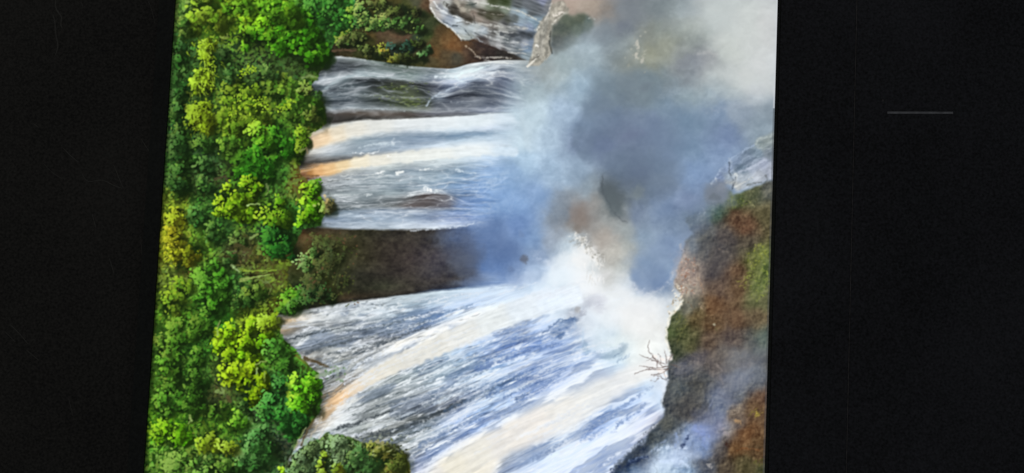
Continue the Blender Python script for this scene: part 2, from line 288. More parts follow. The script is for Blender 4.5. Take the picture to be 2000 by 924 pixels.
# ---- 2. the falling water and the cliff between the falls -------------------
# every line follows one thread of the flow: x,y,colour from the lip to the pool
THREADS = """
600,140,4a5558 650,109,aeb6b8 714,116,8c9a98 760,123,8a9a8c 798,129,7f8f84 850,133,7a858c 885,135,9fb0bb 916,124,d0d6d6 979,117,c9cbc8 1040,118,b0b4b4
600,143,4a5558 650,122,60686c 690,128,4a5052 730,130,6f7f7c 800,136,6f8278 850,140,7a8a92 890,143,c0d8e2 920,136,d5eef0 950,134,8fa0b0 979,126,b8c4cc 1030,130,93a2b0
600,150,5a6872 647,135,3d444e 681,137,4a535c 700,140,8598a0 748,144,93a5a8 800,147,8fa3a0 848,150,93a2b0 890,150,e0f2f6 930,145,dce8f0 960,140,a8b4c4 979,138,7a8698 1030,145,8494a8
600,160,8a9aa4 625,158,a0b0ba 660,150,98a8b0 700,148,a8bac0 748,150,93a8aa 800,157,8a9a9a 850,157,8c98ac 880,158,c8d8ee 920,155,b4c8dc 950,150,c8d4e2 979,150,74809a 1030,165,8090a8
600,172,46525c 620,170,5f6e78 650,165,8c9ca4 680,156,6a7a80 705,157,3a4046 748,157,3e4440 780,160,4e5242 815,165,4a4f4c 845,168,54596a 870,172,74809a 900,165,9fb0cc 930,160,6a7488 979,165,6a748a 1030,185,8898ac
600,185,59656f 630,182,788894 650,175,505c66 680,172,5f6c74 710,170,6a787e 730,166,3c4240 770,172,5a6640 800,172,55603c 830,175,444a48 850,190,8a96a4 870,185,a8b8c8 890,178,6a748a 930,172,5a6476 979,178,727e94 1030,200,9cacbc
600,195,505c66 640,190,7a8a94 690,187,6c7a82 750,188,647060 800,192,7a8660 830,193,626c60 845,196,788490 860,190,9aa8b8 880,190,4a5060 920,182,4a505e 950,186,5c6678 1000,195,7d8a9e
600,205,6e7c88 640,200,4f5a64 690,197,596670 740,197,4c5650 800,203,5a683a 830,204,56603e 850,203,5c6472 890,200,7f8898 930,196,8d96a2 960,199,6e788c 1000,205,8a98ac
600,210,7a8894 630,208,a0acb6 660,213,7a868e 680,208,a0acb4 700,210,98a4aa 750,213,828c90 800,214,808a82 850,218,7a8088 900,218,727a86 950,216,78849a 1000,213,98a8bc
600,225,4c4846 650,222,4a4644 700,222,52483f 750,222,564c44 800,222,504842 850,223,565a66 900,221,60646e 950,219,707c90 1000,217,9fb0c4
600,240,2e2c28 650,238,2c2a28 700,233,30302e 750,231,34322f 800,230,38352f 850,228,4a4c50 900,226,6a7078 950,222,9aa6ae 1000,220,b4c2ce
600,262,b4a888 630,250,b0b0a8 650,245,b4b6b0 700,238,c0c2bc 750,235,c6c8c4 800,233,c8cecc 850,231,cdd4d6 900,228,d0d8dc 950,225,c4d0da 1000,223,bccbd8 1030,223,b8c8d6
600,272,d8b890 620,270,e2c8a4 650,262,dcd2bc 700,252,d6d4ca 750,248,d0d4d2 800,246,ccd6da 850,243,cdd8de 900,240,cfdae0 950,237,cad6e0 1000,235,bfcfde
600,285,cdb08c 620,283,e0c090 650,275,d6cdb8 700,264,c6ccca 750,260,b4c0c6 800,258,a4b4c2 850,256,b0c2d0 900,253,c0d0dc 950,250,bccbdc 1000,250,b8cade
600,295,c4c0b4 640,290,c2c8ca 680,278,98a6ae 700,274,8094a0 750,270,7d92a4 800,268,869cb2 850,267,7a92aa 900,264,7a98b4 950,261,86a2bc 990,259,a0b8cc 1030,258,b4c8da
600,302,b8b4a8 640,298,c0c8ce 680,290,a4b2bc 720,286,8fa2b2 750,281,b0c2d0 800,279,8499b0 850,276,93a9c0 900,274,a8c0d4 950,272,b8ccdc 1000,270,bccede
590,308,5a5448 620,306,8a8e90 650,303,9aa6ae 700,298,8496a4 750,292,8fa2b4 800,288,9cb0c4 850,284,b0c2d2 900,282,c4d2dc 950,281,cdd9e0 1000,280,c2d2e0
590,318,33302c 620,317,38352f 650,313,4a4642 690,309,5c5c5c 715,306,8a8c8c 750,299,a0a8ae 800,294,b4c0ca 850,290,c6d0d6 900,288,d0d8da 950,287,d0dae0
590,328,3a342a 610,324,806040 640,320,c8a070 680,315,d8c8a8 720,309,dcd8cc 760,304,d4d6d2 800,300,d8dcd8 850,296,d8dedc 900,294,d6dede 950,292,cad8e2 1000,292,bccfe2
600,332,b88850 620,330,e8b070 640,328,ecbc7c 680,321,e2d4b8 720,316,d8d8cc 760,312,d0d8d4 800,310,c8d4d4 850,308,ccd8da 900,306,c4d4dc 950,305,b4cadf 1000,308,a8c2e0
600,340,7a5030 615,340,c89050 640,337,d8b488 680,330,c4c4b8 720,327,b4bcbc 760,324,c0cac8 800,322,a8b4ba 850,321,b8c6cc 900,318,a4b8c6 950,317,9cb8d6
600,350,402818 625,346,8a8478 650,346,9aa0a2 700,341,8a969e 750,338,94a4ac 800,334,7c90a0 850,332,8ea2b0 900,330,86a0b8 950,330,86a8d2 1000,330,90b2de
620,358,a0a4a0 650,358,a8b0b4 700,355,a0adb4 750,352,98a8b0 800,350,94a6b2 850,350,88a0b2 900,346,80a0c0 950,345,7aa2d4
630,372,868e90 680,368,8c989e 730,366,94a2aa 780,366,8699a6 830,365,94aabc 880,365,7c9cc0 930,362,7ea4d8 980,360,88aee0
640,385,9aa4a6 680,382,a0acb0 720,380,8c9aa0 760,380,94a4aa 800,378,808e96 830,374,a8b4bc 860,374,8494a6 900,382,6c88ae 940,380,86aade
640,396,5a6266 680,394,6e7a80 720,392,6a767c 770,390,70787c 800,386,5e6264 830,380,584e4c 870,381,4c4a50 884,386,5a6478 900,394,6684b4 950,395,7aa0d8
640,408,3e4648 680,405,586468 720,403,626e74 770,402,686e70 800,402,564e4e 840,402,4e4a4c 878,404,5a5e6e 893,404,6a86b4 950,408,7ca2dc
640,418,7d8c98 680,413,8a9cac 730,412,8a9cb0 800,410,98a8ba 850,411,8494ac 890,412,7a96c2 950,415,88ace2
630,432,8a9ab0 680,430,90a4b8 730,428,8ca2b8 800,426,8ea2ba 850,426,869abc 900,425,7690c2 950,424,7898d2
620,440,6a7470 650,443,90a0b0 700,446,b0bcc8 750,447,a4b2be 800,446,b8c4d0 850,445,c0ccda 880,443,b0c0d8 920,439,a0b6dc 960,434,7094cc
600,444,3c3020 650,449,4a4030 700,451,3a3a28 750,452,35332a 800,451,38342e 850,450,3a3838 880,449,44506a 920,446,5878ae 960,444,5e82be
600,460,5a4628 650,465,4a4626 700,470,3a3824 750,475,38322a 800,475,3a3430 850,470,3c3a3c 880,470,4a5874 920,470,5c78ac 960,470,587cb8
600,500,4c4422 650,500,3a3e1c 700,505,3a3824 750,505,38322a 800,505,403836 850,500,46424a 900,495,484e60 930,495,4c5e84 960,500,5a7ab4 1005,505,6e8cba
600,540,343c1c 640,540,363c1a 700,535,2e2e24 750,535,34302a 800,535,403a36 850,530,3e3c44 900,525,3a3a40 925,525,42485a 945,525,6c88bc 1000,530,7894c6
600,570,324020 650,570,3a3c1e 700,565,2e2e22 750,560,3e4030 800,558,403c34 850,552,3a3638 900,545,3e3c40 930,543,4a5670 960,545,7898c8
560,600,241f14 600,590,2c3018 650,585,40301e 700,580,3c3426 750,575,343028 800,571,38342f 850,564,34343a 900,560,3e4a62 950,555,6484b8 1000,548,8aa6d4
550,613,14140e 600,603,1c1c14 650,594,22201a 700,586,201e1a 750,579,24231f 800,573,2c2d2e 850,567,38455c 900,562,5c7494 950,559,8aa4c8 1000,553,a0b8dc
550,618,7a6a48 600,607,9aa0a0 640,598,a8aeb0 680,592,b4bcc0 720,588,c0c8cc 760,582,b8c4ca 800,576,b4c4cc 850,572,b0c4d0 900,567,b0c6da 950,563,b8cce0 1000,558,bcd0e6
552,626,d8a868 575,624,d8b888 600,618,b8b8b0 650,607,b0b8bc 700,600,b0bac0 760,594,acbac4 800,590,a4b8c4 850,586,a8bed0 900,580,b4cae0 950,573,bcd2ea 1000,566,c4d8ec
552,636,e8b878 575,635,d8c4a0 600,630,bcbcb4 650,622,a8b0b4 700,615,a0acb4 760,608,a8b8c4 800,604,8ca4b8 850,600,94acc6 900,592,a8c0de 950,584,b4cae6 1000,575,c8daee
552,646,8a7048 580,645,5a5a58 600,642,50565a 650,637,6a7074 700,630,8a949c 760,624,8e9eaa 800,620,7c94ac 850,616,6888b0 880,610,8aa4c8 910,602,a4bce0 950,593,bcd2ec 1000,583,cadcf0
550,660,3a3c36 570,655,6a7074 600,650,a0a8ac 650,644,7a8488 700,640,7c868e 760,636,80909c 800,632,7890a8 850,627,6a8ab4 890,620,b4c4d4 930,608,d4dce0 1000,594,d0e0f0
555,672,5a6264 600,663,8a9498 650,656,6c757c 700,652,6a747c 760,648,8894a0 800,644,7488a0 840,640,5e7494 870,634,c8ccd0 900,627,dcdcd8 950,616,dadedc 1000,605,d4e0ec
565,688,7c8484 600,678,6a7276 650,672,808a90 700,666,747c84 760,660,606872 790,655,98a0a8 820,648,d0d2d0 860,643,dcdcd6 900,639,d4d8d8 950,630,d0dae0 1000,620,ccdae8
590,700,8a7e68 620,694,7a7c7c 650,690,a4a8a6 700,684,6e7478 740,678,5f6468 760,675,c0bfb8 780,671,dcd8cc 820,665,dad8cc 860,660,d4d6d4 900,656,ccd4da 950,648,c0d0e2 1000,634,b8cce6
600,712,5a4c34 620,710,6e6a58 660,705,8f938c 700,700,84888a 725,695,a8aaa6 745,690,d6d4c8 780,686,dcd6c8 820,680,ced2d0 860,674,c0ccd4 900,670,b0c4d8 950,660,9cb6da 1000,648,94b0dc
610,735,5a6858 640,730,8a9288 670,725,94998f 700,720,a8aaa4 720,714,d4d2c6 750,707,dcd6c6 790,702,cfcfc6 830,696,a0b0bc 870,690,8ca4ba 910,684,8aa6c8 950,676,7a9aca 1000,667,7496ce 1060,650,84a0d0
615,758,3a403c 640,755,444644 665,748,5f5f58 685,740,a8a298 700,735,dccfb8 730,728,d8d2c2 760,722,bcc0b8 790,718,8e9a9e 830,712,7a92a2 870,705,829cb2 910,699,7292b8 950,691,7c9cce 1000,681,6484c0 1060,665,6a8cc8 1100,655,88a4d0
620,792,6a6048 640,778,9a7c54 655,768,e0b484 675,757,e4c8a0 700,750,d0c8b8 730,745,a4aaa4 760,738,8a9698 800,730,7e9096 840,724,8fa2ac 880,718,7a94a8 920,711,98aec2 960,703,6c8cbc 1000,694,587ab4 1060,680,6284c2 1100,672,88a4d4 1150,655,a8c0dc
600,845,50483a 620,815,806e54 640,795,c0ac8c 655,785,dcc4a0 680,775,bcb8ac 710,768,98a09e 740,762,848e90 780,754,7a878c 820,746,7e8e98 860,739,7890a4 900,732,6684a4 940,724,7c9aba 980,714,6488b8 1020,704,94aed4 1060,695,a0b8dc 1100,688,8ea8d4 1150,675,a0bcdc 1200,660,c8d8e4
600,855,3c3830 625,830,746450 640,815,b4a488 655,805,c8c4bc 680,795,a8b0b0 710,785,8a9294 740,779,606a6c 780,771,7c868a 820,763,98a4ac 860,756,b4c2d0 900,747,98aec8 940,738,b8cce0 980,728,b0c6e4 1020,717,88a2d0 1060,708,7c98cc 1100,701,809ccc 1140,690,98b4dc
640,832,b0aca0 660,822,c4ccd0 690,813,98a0a4 720,804,50585a 750,797,6c7678 790,789,848c92 820,782,889098 860,774,8494a4 900,764,5a6e8c 940,752,6686ae 980,742,587aae 1020,732,6686bc 1060,722,5c7eb8 1100,712,7492c4 1140,700,a0bae0
650,842,a8b4b4 680,836,848f92 720,828,929a98 760,818,7c8484 800,806,6c7276 840,796,4e5660 880,782,485468 920,768,4c6084 960,756,6888b4 1000,745,5a7cb2 1040,735,6484bc 1080,726,5676b2 1120,715,88a4d4 1160,700,b8cde8
680,852,6f7a78 720,846,747c78 760,836,5a605c 800,822,454c4c 840,810,3c4448 870,802,3c4658 900,795,6c7c98 930,785,8ea8cc 960,775,a8c4e4 1000,763,b0caec 1040,750,7a98cc 1080,740,5878b4 1110,730,94aede 1150,715,c4d6ee
720,862,4a5040 760,856,444a40 800,842,5a6460 840,830,70808a 870,821,a4b4cc 900,812,8ca6d0 940,802,90b0dc 980,791,a0c0e8 1020,776,8caade 1060,760,94aede 1100,748,b8ccec 1150,735,d8e0ea
760,880,45483a 800,866,707c7c 840,853,8494a8 870,844,6a86b4 900,834,7896c8 940,820,5c7ab0 980,807,7898cc 1010,797,a4c0ea 1050,782,cad8ec 1100,765,dce2e8 1150,750,e2e4e4
790,890,707a80 830,876,6c7e9c 860,866,54709c 890,856,4a6494 920,845,5c7cb4 950,832,90aede 980,820,c0d2ec 1020,808,e0e2e2 1060,795,e6e4de 1100,782,e4e4de 1150,768,e4e6e2 1200,740,d8e4ee
790,907,7a8496 820,897,5a6c90 850,886,6a86b8 880,872,b8c4d8 910,861,dcdcdc 950,850,e6e0d6 1000,835,e8e2d8 1060,820,e6e0d8 1100,803,e4e2dc 1150,787,dfe4e4 1200,765,d4e2f0
800,926,8a94b0 830,915,a0aac4 860,902,dcd8cc 900,890,e8e0cc 950,876,e8e2d2 1000,862,e6e0d8 1050,846,e2e0dc 1100,830,dce2e6 1130,818,c0d4ec 1160,804,a0b8dc 1190,788,88a4d0 1220,770,a4c0e8 1260,750,bcd4f4
830,945,d8d4c8 880,922,e6dec8 940,905,e8e2d0 980,896,dedcd4 1010,888,c8d4e4 1050,876,98b0d4 1080,866,8ca6cc 1110,856,c4d6ec 1140,846,90aee0 1170,836,7898d0 1190,828,a8c4ec 1220,812,98b4e0 1250,795,a8c0e8 1280,775,c0d4f4
840,985,e0dccf 900,950,e4dcc8 950,928,dcd8cc 970,920,b4bcc8 1000,910,98aac8 1030,900,a8c0e0 1070,890,c8daf0 1110,880,ccdcf4 1150,870,c4d6f4 1190,855,d4e0f4 1230,832,d0dcf0 1270,810,c4cfe8 1300,790,b8c0d8
840,1060,d8dade 950,990,c8d2e0 1000,960,ccd8ea 1050,940,ccdaf2 1100,918,ccdcf6 1150,902,c8d8f4 1180,890,a0b8e0 1200,880,c8d8f0 1240,855,d0d8ec 1280,825,b8bcd0 1300,810,90909c
840,1160,c0cce0 1000,1060,b4c6e4 1150,990,c4d4f0 1250,920,b0c0e0 1300,880,a0b0d0
"""
def threads():
    rows = []
    for ln in THREADS.strip().split('\n'):
        P, C = ctrl(ln); rows.append((P, C))
    n = len(rows); xs = np.arange(OX, OX+PW, dtype=np.float32)
    Yr = np.zeros((n, PW), np.float32); Cr = np.zeros((n, PW, 3), np.float32)
    for i, (P, C) in enumerate(rows):
        x, y = P[:, 0], P[:, 1]
        yy = np.interp(xs, x, y)
        sl = (y[1]-y[0])/(x[1]-x[0]); yy = np.where(xs < x[0], y[0]+np.clip(sl, -.6, .6)*(xs-x[0]), yy)
        sl = (y[-1]-y[-2])/(x[-1]-x[-2]); yy = np.where(xs > x[-1], y[-1]+sl*.5*(xs-x[-1]), yy)
        k = np.exp(-0.5*(np.arange(-24, 25)/9.0)**2); k /= k.sum()
        Yr[i] = np.convolve(np.pad(yy, 24, mode='edge'), k, 'valid')
        for c in range(3):
            cc = np.interp(xs, x, C[:, c])
            k2 = np.exp(-0.5*(np.arange(-12, 13)/4.0)**2); k2 /= k2.sum()
            Cr[i, :, c] = np.convolve(np.pad(cc, 12, mode='edge'), k2, 'valid')
    for i in range(1, n): Yr[i] = np.maximum(Yr[i], Yr[i-1]+1.0)
    gap = np.concatenate([[0], np.cumsum(np.median((Yr[1:]-Yr[:-1])[:, 420:760], axis=1))])
    V = np.zeros((PH, PW), np.float32); out = np.zeros((PH, PW, 3), np.float32)
    ys = np.arange(OY, OY+PH, dtype=np.float32)
    # let the threads waver a little, more where the water is broken
    wav = 3.2*(fbm(XX/34, YY/7, 81, 3)-.5)+1.6*(fbm(XX/9, YY/5, 88, 2)-.5)
    for j in range(PW):
        yq = ys+wav[:, j]
        V[:, j] = np.interp(yq, Yr[:, j], gap)
        for c in range(3): out[:, j, c] = np.interp(yq, Yr[:, j], Cr[:, j, c])
    return out, V, Yr
WAT, VV, YR = threads()
n_rows = YR.shape[0]
top_edge = YR[0][None, :]; cl_top = YR[29][None, :]; cl_bot = YR[36][None, :]
cliff_m = smooth(-3, 3, YY-cl_top)*smooth(-3, 2, cl_bot-YY)*(1-smooth(900, 960, XX))
# streaks running with the flow: the lower fall fans out along its own lines
FLOW = """
560,560 1000,520 1200,480
560,612 700,590 850,567 1000,545 1100,520
555,628 700,606 850,583 1000,558 1100,528
555,652 650,637 760,616 860,593 1000,563 1100,532
570,677 650,657 760,634 860,608 1000,568 1100,535
595,697 680,678 780,654 880,622 1000,575 1100,538
605,725 650,711 720,686 800,655 900,613 1000,580 1100,542
615,755 650,736 700,706 760,677 830,647 900,620 1000,584 1100,548
630,785 655,766 700,738 760,710 830,680 900,652 1000,614 1100,574 1160,555
640,802 680,780 760,741 850,706 950,668 1050,630 1120,604 1200,580
650,818 700,795 800,752 900,714 1000,677 1100,642 1180,614
660,836 750,804 850,768 950,730 1050,692 1150,657 1220,640
680,856 770,826 850,797 950,755 1050,713 1150,676 1250,655
760,867 850,831 950,788 1050,743 1150,702 1250,682
790,892 880,853 980,806 1080,760 1180,717 1280,702
800,927 900,873 1000,826 1100,780 1200,737 1290,717
820,962 900,920 1000,870 1100,823 1200,777 1290,747
850,1002 950,947 1050,897 1150,851 1250,797 1300,772
850,1062 1000,977 1100,927 1200,877 1300,817
850,1200 1000,1100 1200,990 1300,930
"""
def flow():
    rows = [[tuple(map(float, q.split(','))) for q in ln.split()] for ln in FLOW.strip().split('\n')]
    xs = np.arange(OX, OX+PW, dtype=np.float32); ys = np.arange(OY, OY+PH, dtype=np.float32)
    Yf = np.zeros((len(rows), PW), np.float32)
    k = np.exp(-0.5*(np.arange(-60, 61)/26.0)**2); k /= k.sum()
    for i, r in enumerate(rows):
        x = [q[0] for q in r]; y = [q[1] for q in r]
        yy = np.interp(xs, x, y)
        yy = np.where(xs < x[0], y[0]-(xs-x[0])*.25, yy); yy = np.where(xs > x[-1], y[-1]-(xs-x[-1])*.35, yy)
        Yf[i] = np.convolve(np.pad(yy, 60, mode='edge'), k, 'valid')
    for i in range(1, len(rows)): Yf[i] = np.maximum(Yf[i], Yf[i-1]+1)
    gp = Yf[1:]-Yf[:-1]; lev = np.concatenate([[0], np.cumsum(.5*np.median(gp[:, 420:760], axis=1)+.5*gp[:, 345:760].max(axis=1))])
    W = np.zeros((PH, PW), np.float32)
    for j in range(PW): W[:, j] = np.interp(ys, Yf[:, j], lev)
    return Yf, W
YF, WW = flow()
gy_, gx_ = np.gradient(blur(WW, 3.0)); SLOPE = np.clip(-gx_/np.maximum(gy_, .05), -1.2, .4)   # dy/dx of the flow
def along(img, n=10, d=2.0):
    """smear a field along the flow"""
    acc = img.copy(); cnt_ = 1
    for sg in (1, -1):
        px = XX-OX; py = YY-OY
        for _ in range(n):
            sl = bil(SLOPE[..., None], np.clip(px, 0, PW-2), np.clip(py, 0, PH-2))[..., 0]
            px = px+sg*d; py = py+sg*d*sl
            acc += bil(img, np.clip(px, 0, PW-2), np.clip(py, 0, PH-2)); cnt_ += 1
    return acc/cnt_
low_m = smooth(-4, 10, YY-YR[37][None, :])
WAT = WAT*(1-low_m[..., None])+along(WAT)*low_m[..., None]
VV = np.where(low_m > .5, WW+800, VV)
VV = VV+2.5*(fbm(XX/40, VV/9, 93, 3)-.5)*2
# streaks running with the flow
s1 = fbm(XX/80, VV/7.0, 101, 3, .6)-.5
s2 = fbm(XX/30, VV/3.6, 131, 3, .6)-.5
s3 = fbm(XX/10, VV/5.5, 151, 3, .6)-.5
low = smooth(575, 620, YY)
rough = low*(1-smooth(930, 1130, XX+.3*(YY-700)))
lum = WAT.mean(-1)
mid = np.clip(1-np.abs(lum-.58)*2.0, .25, 1)
veil = np.exp(-((YY-165)/48)**2)+.8*np.exp(-((YY-385)/50)**2)
amp = (.15+.06*rough+.14*veil-.02*low)*mid*(1-.82*cliff_m)
dtl = s1*amp*1.0+s2*amp*.95+s3*amp*(.25+.8*rough)
foam = smooth(.56, .72, fbm(XX/22, VV/6.5, 171, 4, .62))*smooth(.45, .65, fbm(XX/60, VV/9.0, 177, 2))
foam_amp = (.08+.28*rough+.22*low*(1-rough))*(1-cliff_m)
pits = smooth(.57, .76, fbm(XX/34, VV/5.0, 191, 4, .62))
WAT = WAT+dtl[..., None]*np.array([1.04, 1, .95], np.float32)
WAT = WAT+(np.array([.90, .92, .93], np.float32)-WAT)*(foam*foam_amp*1.6)[..., None].clip(0, .8)
WAT = WAT+(.055*rough+.01*low+.02*(1-cliff_m)*(1-low))[..., None]
WAT = WAT*(1-(pits*(.17*rough+.10*veil*(1-cliff_m)+.05))[..., None]*np.array([1, .97, .92], np.float32))
rock_n = (fbm(XX/16, YY/12, 201, 4)-.5)
crk = (1-np.abs(2*fbm(XX/34+.8*fbm(XX/20, YY/20, 205), YY/20, 207, 4)-1)).clip(0, 1)**14
WAT = WAT+((rock_n*.17+(fbm(XX/5, YY/5, 209, 3)-.5)*.06)*cliff_m)[..., None]*np.array([1.1, 1.05, .8], np.float32)
WAT = WAT*(1-(crk*.13*cliff_m)[..., None])
nr = fbm(XX/85+.5*fbm(XX/50, VV/20, 63), VV/11+1.2*fbm(XX/60, VV/30, 65), 261, 3, .5); rid = (1-np.abs(2*nr-1)).clip(0, 1)**9
nr2 = fbm(XX/55, VV/6.5, 267, 3, .5); rid2 = (1-np.abs(2*nr2-1)).clip(0, 1)**9
swirl = fbm(XX/46+1.3*fbm(XX/70, VV/26, 71), VV/17+1.5*fbm(XX/55, VV/22, 73), 271, 5, .58)
churn = smooth(.50, .66, swirl)*low
WAT = WAT+(np.array([.88, .90, .92], np.float32)-WAT)*np.clip((rid*.60+rid2*.40)*(veil*.80+.62*low+.2)*(1-cliff_m), 0, .8)[..., None]
WAT = WAT+(np.array([.87, .90, .93], np.float32)-WAT)*(churn*(.16+.30*smooth(760, 940, YY+.45*(XX-900))))[..., None]
chan = smooth(.52, .36, fbm(XX/95+.8*fbm(XX/80, VV/40, 75), VV/24+1.0*fbm(XX/70, VV/40, 77), 281, 4, .5))*low
WAT = WAT+(.03*low)[..., None]
WAT = WAT*(1-(chan*.20)[..., None]*np.array([1.15, .95, .62], np.float32))
w2m = smooth(-2, 6, YY-top_edge)*smooth(2, -8, YY-YR[10][None, :])*(1-smooth(960, 1010, XX))
WAT = WAT*(1-(((.66-lum).clip(0, .5)*.95+.04)*w2m*smooth(216, 205, YY))[..., None]*np.array([1.06, 1, .96], np.float32))
# where the threads give way to mist
bx = np.interp(YY[:, 0], [60, 150, 220, 300, 350, 400, 450, 520, 560, 600, 640, 680, 720, 760, 800, 860],
               [1045, 1025, 1005, 985, 965, 950, 935, 940, 1010, 1060, 1110, 1170, 1215, 1250, 1300, 1420]).astype(np.float32)[:, None]
bx = bx+44*(fbm(XX/50, YY/38, 221, 4)-.5)
m = 1-smooth(-48, 42, XX-bx)
m = m*smooth(-1.5, 1.5, YY-top_edge)
over(WAT, m)
LABW = m > .5

# wisps of spray drifting off the falls
for k, (x0, y0, x1, y1, w, c, a) in enumerate([(925, 372, 985, 340, 12, 'c4daf0', .55), (940, 360, 1010, 352, 7, 'b8d0ee', .5), (930, 440, 1010, 380, 16, 'a8c4ec', .45),
      (980, 420, 1060, 360, 22, 'a8c2e6', .35), (880, 460, 960, 436, 14, '7898cc', .5), (1050, 500, 1085, 540, 12, 'd0dcf0', .6), (960, 555, 1060, 520, 18, '9cb4dc', .35),
      (900, 430, 935, 437, 5, 'd4e2f2', .6), (965, 528, 1010, 515, 10, '88a8dc', .4), (1000, 250, 1060, 180, 40, 'b8cad8', .3), (1060, 160, 1160, 80, 34, 'b0c0cc', .35),
      (1250, 20, 1400, 80, 30, 'b0b6b0', .15), (1300, 180, 1420, 160, 9, 'b8c2c8', .30), (1290, 190, 1340, 180, 4, 'b4c4d4', .5), (1380, 222, 1460, 205, 8, 'b0bac8', .5),
      (1362, 106, 1400, 105, 4, 'd8d4d0', .6), (1260, 470, 1275, 520, 7, 'a0b4d0', .35), (1255, 540, 1290, 505, 6, 'a4b8d4', .4), (1120, 300, 1150, 250, 6, 'a8bcd8', .3)]):
    stroke([(x0, y0), ((x0+x1)/2+5, (y0+y1)/2-5), (x1, y1)], w, c, a*.6, soft=max(5, w*.7), w2=w*.5, jag=8, seed=k)
for (x, y, rx, ry, an, c, a) in [(1455, 70, 70, 90, 0, 'd4d6d3', .5), (1480, 160, 50, 30, 0, 'cfd2d2', .45), (1400, 20, 60, 40, 0, 'c2c8c8', .35), (1230, 175, 75, 34, -.2, '72828e', .5), (1235, 262, 92, 62, .3, '6a7c96', .5), (1265, 335, 66, 44, .2, '65778c', .5), (1330, 250, 60, 44, 0, '7288a4', .4), (1196, 385, 20, 40, -.3, '545e64', .6),
      (1270, 520, 40, 50, .2, '7e94b2', .4), (1285, 545, 26, 28, 0, '748cb0', .35), (955, 470, 50, 40, 0, '6c82a8', .35), (985, 500, 40, 34, 0, '6c86b4', .3), (905, 520, 30, 24, 0, '66748e', .45), (870, 462, 36, 14, 0, '5c6c8c', .35), (930, 548, 40, 12, -.1, '7c94bc', .4), (905, 485, 30, 40, 0, '4c5468', .4), (1205, 40, 60, 26, -.5, '76808a', .4), (1250, 20, 70, 26, 0, '7c848a', .4)]:
    puff(x, y, rx, ry, an, hx(c), a)
lee([(1190, 132), (1160, 150), (1138, 186), (1142, 228), (1117, 252), (1115, 286), (1130, 306), (1152, 320), (1174, 342), (1300, 350), (1420, 300), (1420, 120), (1300, 110)], '64788e', 46, .60, (1200, 1340), (130, 215), seed=61)
lee([(1172, 338), (1176, 374), (1189, 402), (1207, 425), (1226, 437), (1262, 432), (1330, 400), (1330, 300), (1240, 300)], '545d64', 26, .55, (1300, 1390), (322, 372), soft=1.8, wob=4, seed=63)
lee([(1250, 380), (1240, 480), (1232, 520), (1237, 558), (1250, 573), (1268, 577), (1290, 566), (1310, 550), (1318, 520), (1335, 470), (1350, 380)], '6782b0', 24, .5, (1600, 1900), (470, 550), wob=6, seed=65)
lee([(1030, 170), (1008, 190), (1012, 230), (1030, 300), (1110, 300), (1110, 150), (1060, 140)], 'c4d0d8', 30, .25, (1100, 1200), (160, 200), seed=67)
for (x, y, rx, ry, an, c, a) in [(1105, 525, 44, 30, -.5, 'e6ecf0', .55), (1150, 552, 44, 34, -.3, 'ececee', .6), (1075, 560, 50, 22, -.4, 'dce8f2', .5), (1140, 500, 22, 24, 0, 'eceae8', .6), (1200, 600, 50, 36, 0, 'e8eaec', .5),
      (1255, 620, 44, 40, 0, 'eae8e6', .5), (1215, 560, 26, 30, -.5, 'dcdfe2', .4), (1170, 640, 40, 30, -.4, 'dde6ee', .4), (1040, 585, 40, 14, -.4, 'dbe6f2', .5), (1120, 590, 40, 16, -.4, 'e4ebf2', .5), (1025, 545, 34, 14, -.3, 'b8cae6', .4)]:
    puff(x, y, rx, ry, an, hx(c), a)
# brown depth and dark edge of the pool under the mist, the cloud's firm dark rim
stroke([(1176, 345), (1178, 372), (1190, 400), (1206, 424), (1224, 436)], 3, '4c545c', .65, 2.2, w2=1.0, jag=4, brk=.4)
stroke([(1120, 262), (1117, 280), (1126, 300), (1150, 318)], 3, '70809c', .35, 5, jag=5)
stroke([(1238, 556), (1250, 572), (1268, 576), (1290, 564), (1308, 552), (1314, 530)], 4, 'dcdee2', .55, 5, jag=4)
for (x, y, rx, ry, c, a) in [(1100, 640, 26, 12, '5272a8', .55), (1082, 650, 10, 6, '44628e', .5), (1116, 626, 13, 6, '4d6c9e', .8), (1095, 655, 8, 6, '3f5e90', .8),
        (1200, 686, 24, 11, '94aec4', .55), (1216, 678, 11, 9, '88a2ba', .5), (1186, 698, 14, 7, '8aa6be', .5),
        (1145, 680, 7, 14, '7f9fbc', .6), (1128, 606, 6, 6, 'a8a8aa', .9), (1138, 612, 8, 6, '9a9eae', .6), (1160, 585, 22, 13, 'b0b4c6', .5), (1172, 600, 10, 12, 'b8bcca', .5),
        (1024, 506, 7, 8, '5a5c66', .8), (998, 525, 5, 8, '5a7098', .4), (1018, 458, 5, 9, '7088b0', .5), (1130, 425, 20, 26, '8c7a70', .5), (1128, 448, 8, 8, '7c7066', .6),
        (1190, 385, 13, 26, '58646a', .6), (1204, 412, 12, 14, '5c686e', .6), (1240, 345, 30, 22, '5c6a84', .35), (1260, 170, 12, 9, '6c7884', .5), (1180, 285, 26, 16, '64749a', .35),
        (1235, 265, 22, 14, '6a7494', .4), (1216, 50, 14, 10, '6c7484', .4), (1340, 125, 36, 10, '7c8290', .4), (1245, 375, 14, 12, '808c8c', .5)]:
    puff(x, y, rx, ry, -.35, hx(c), a*.75)
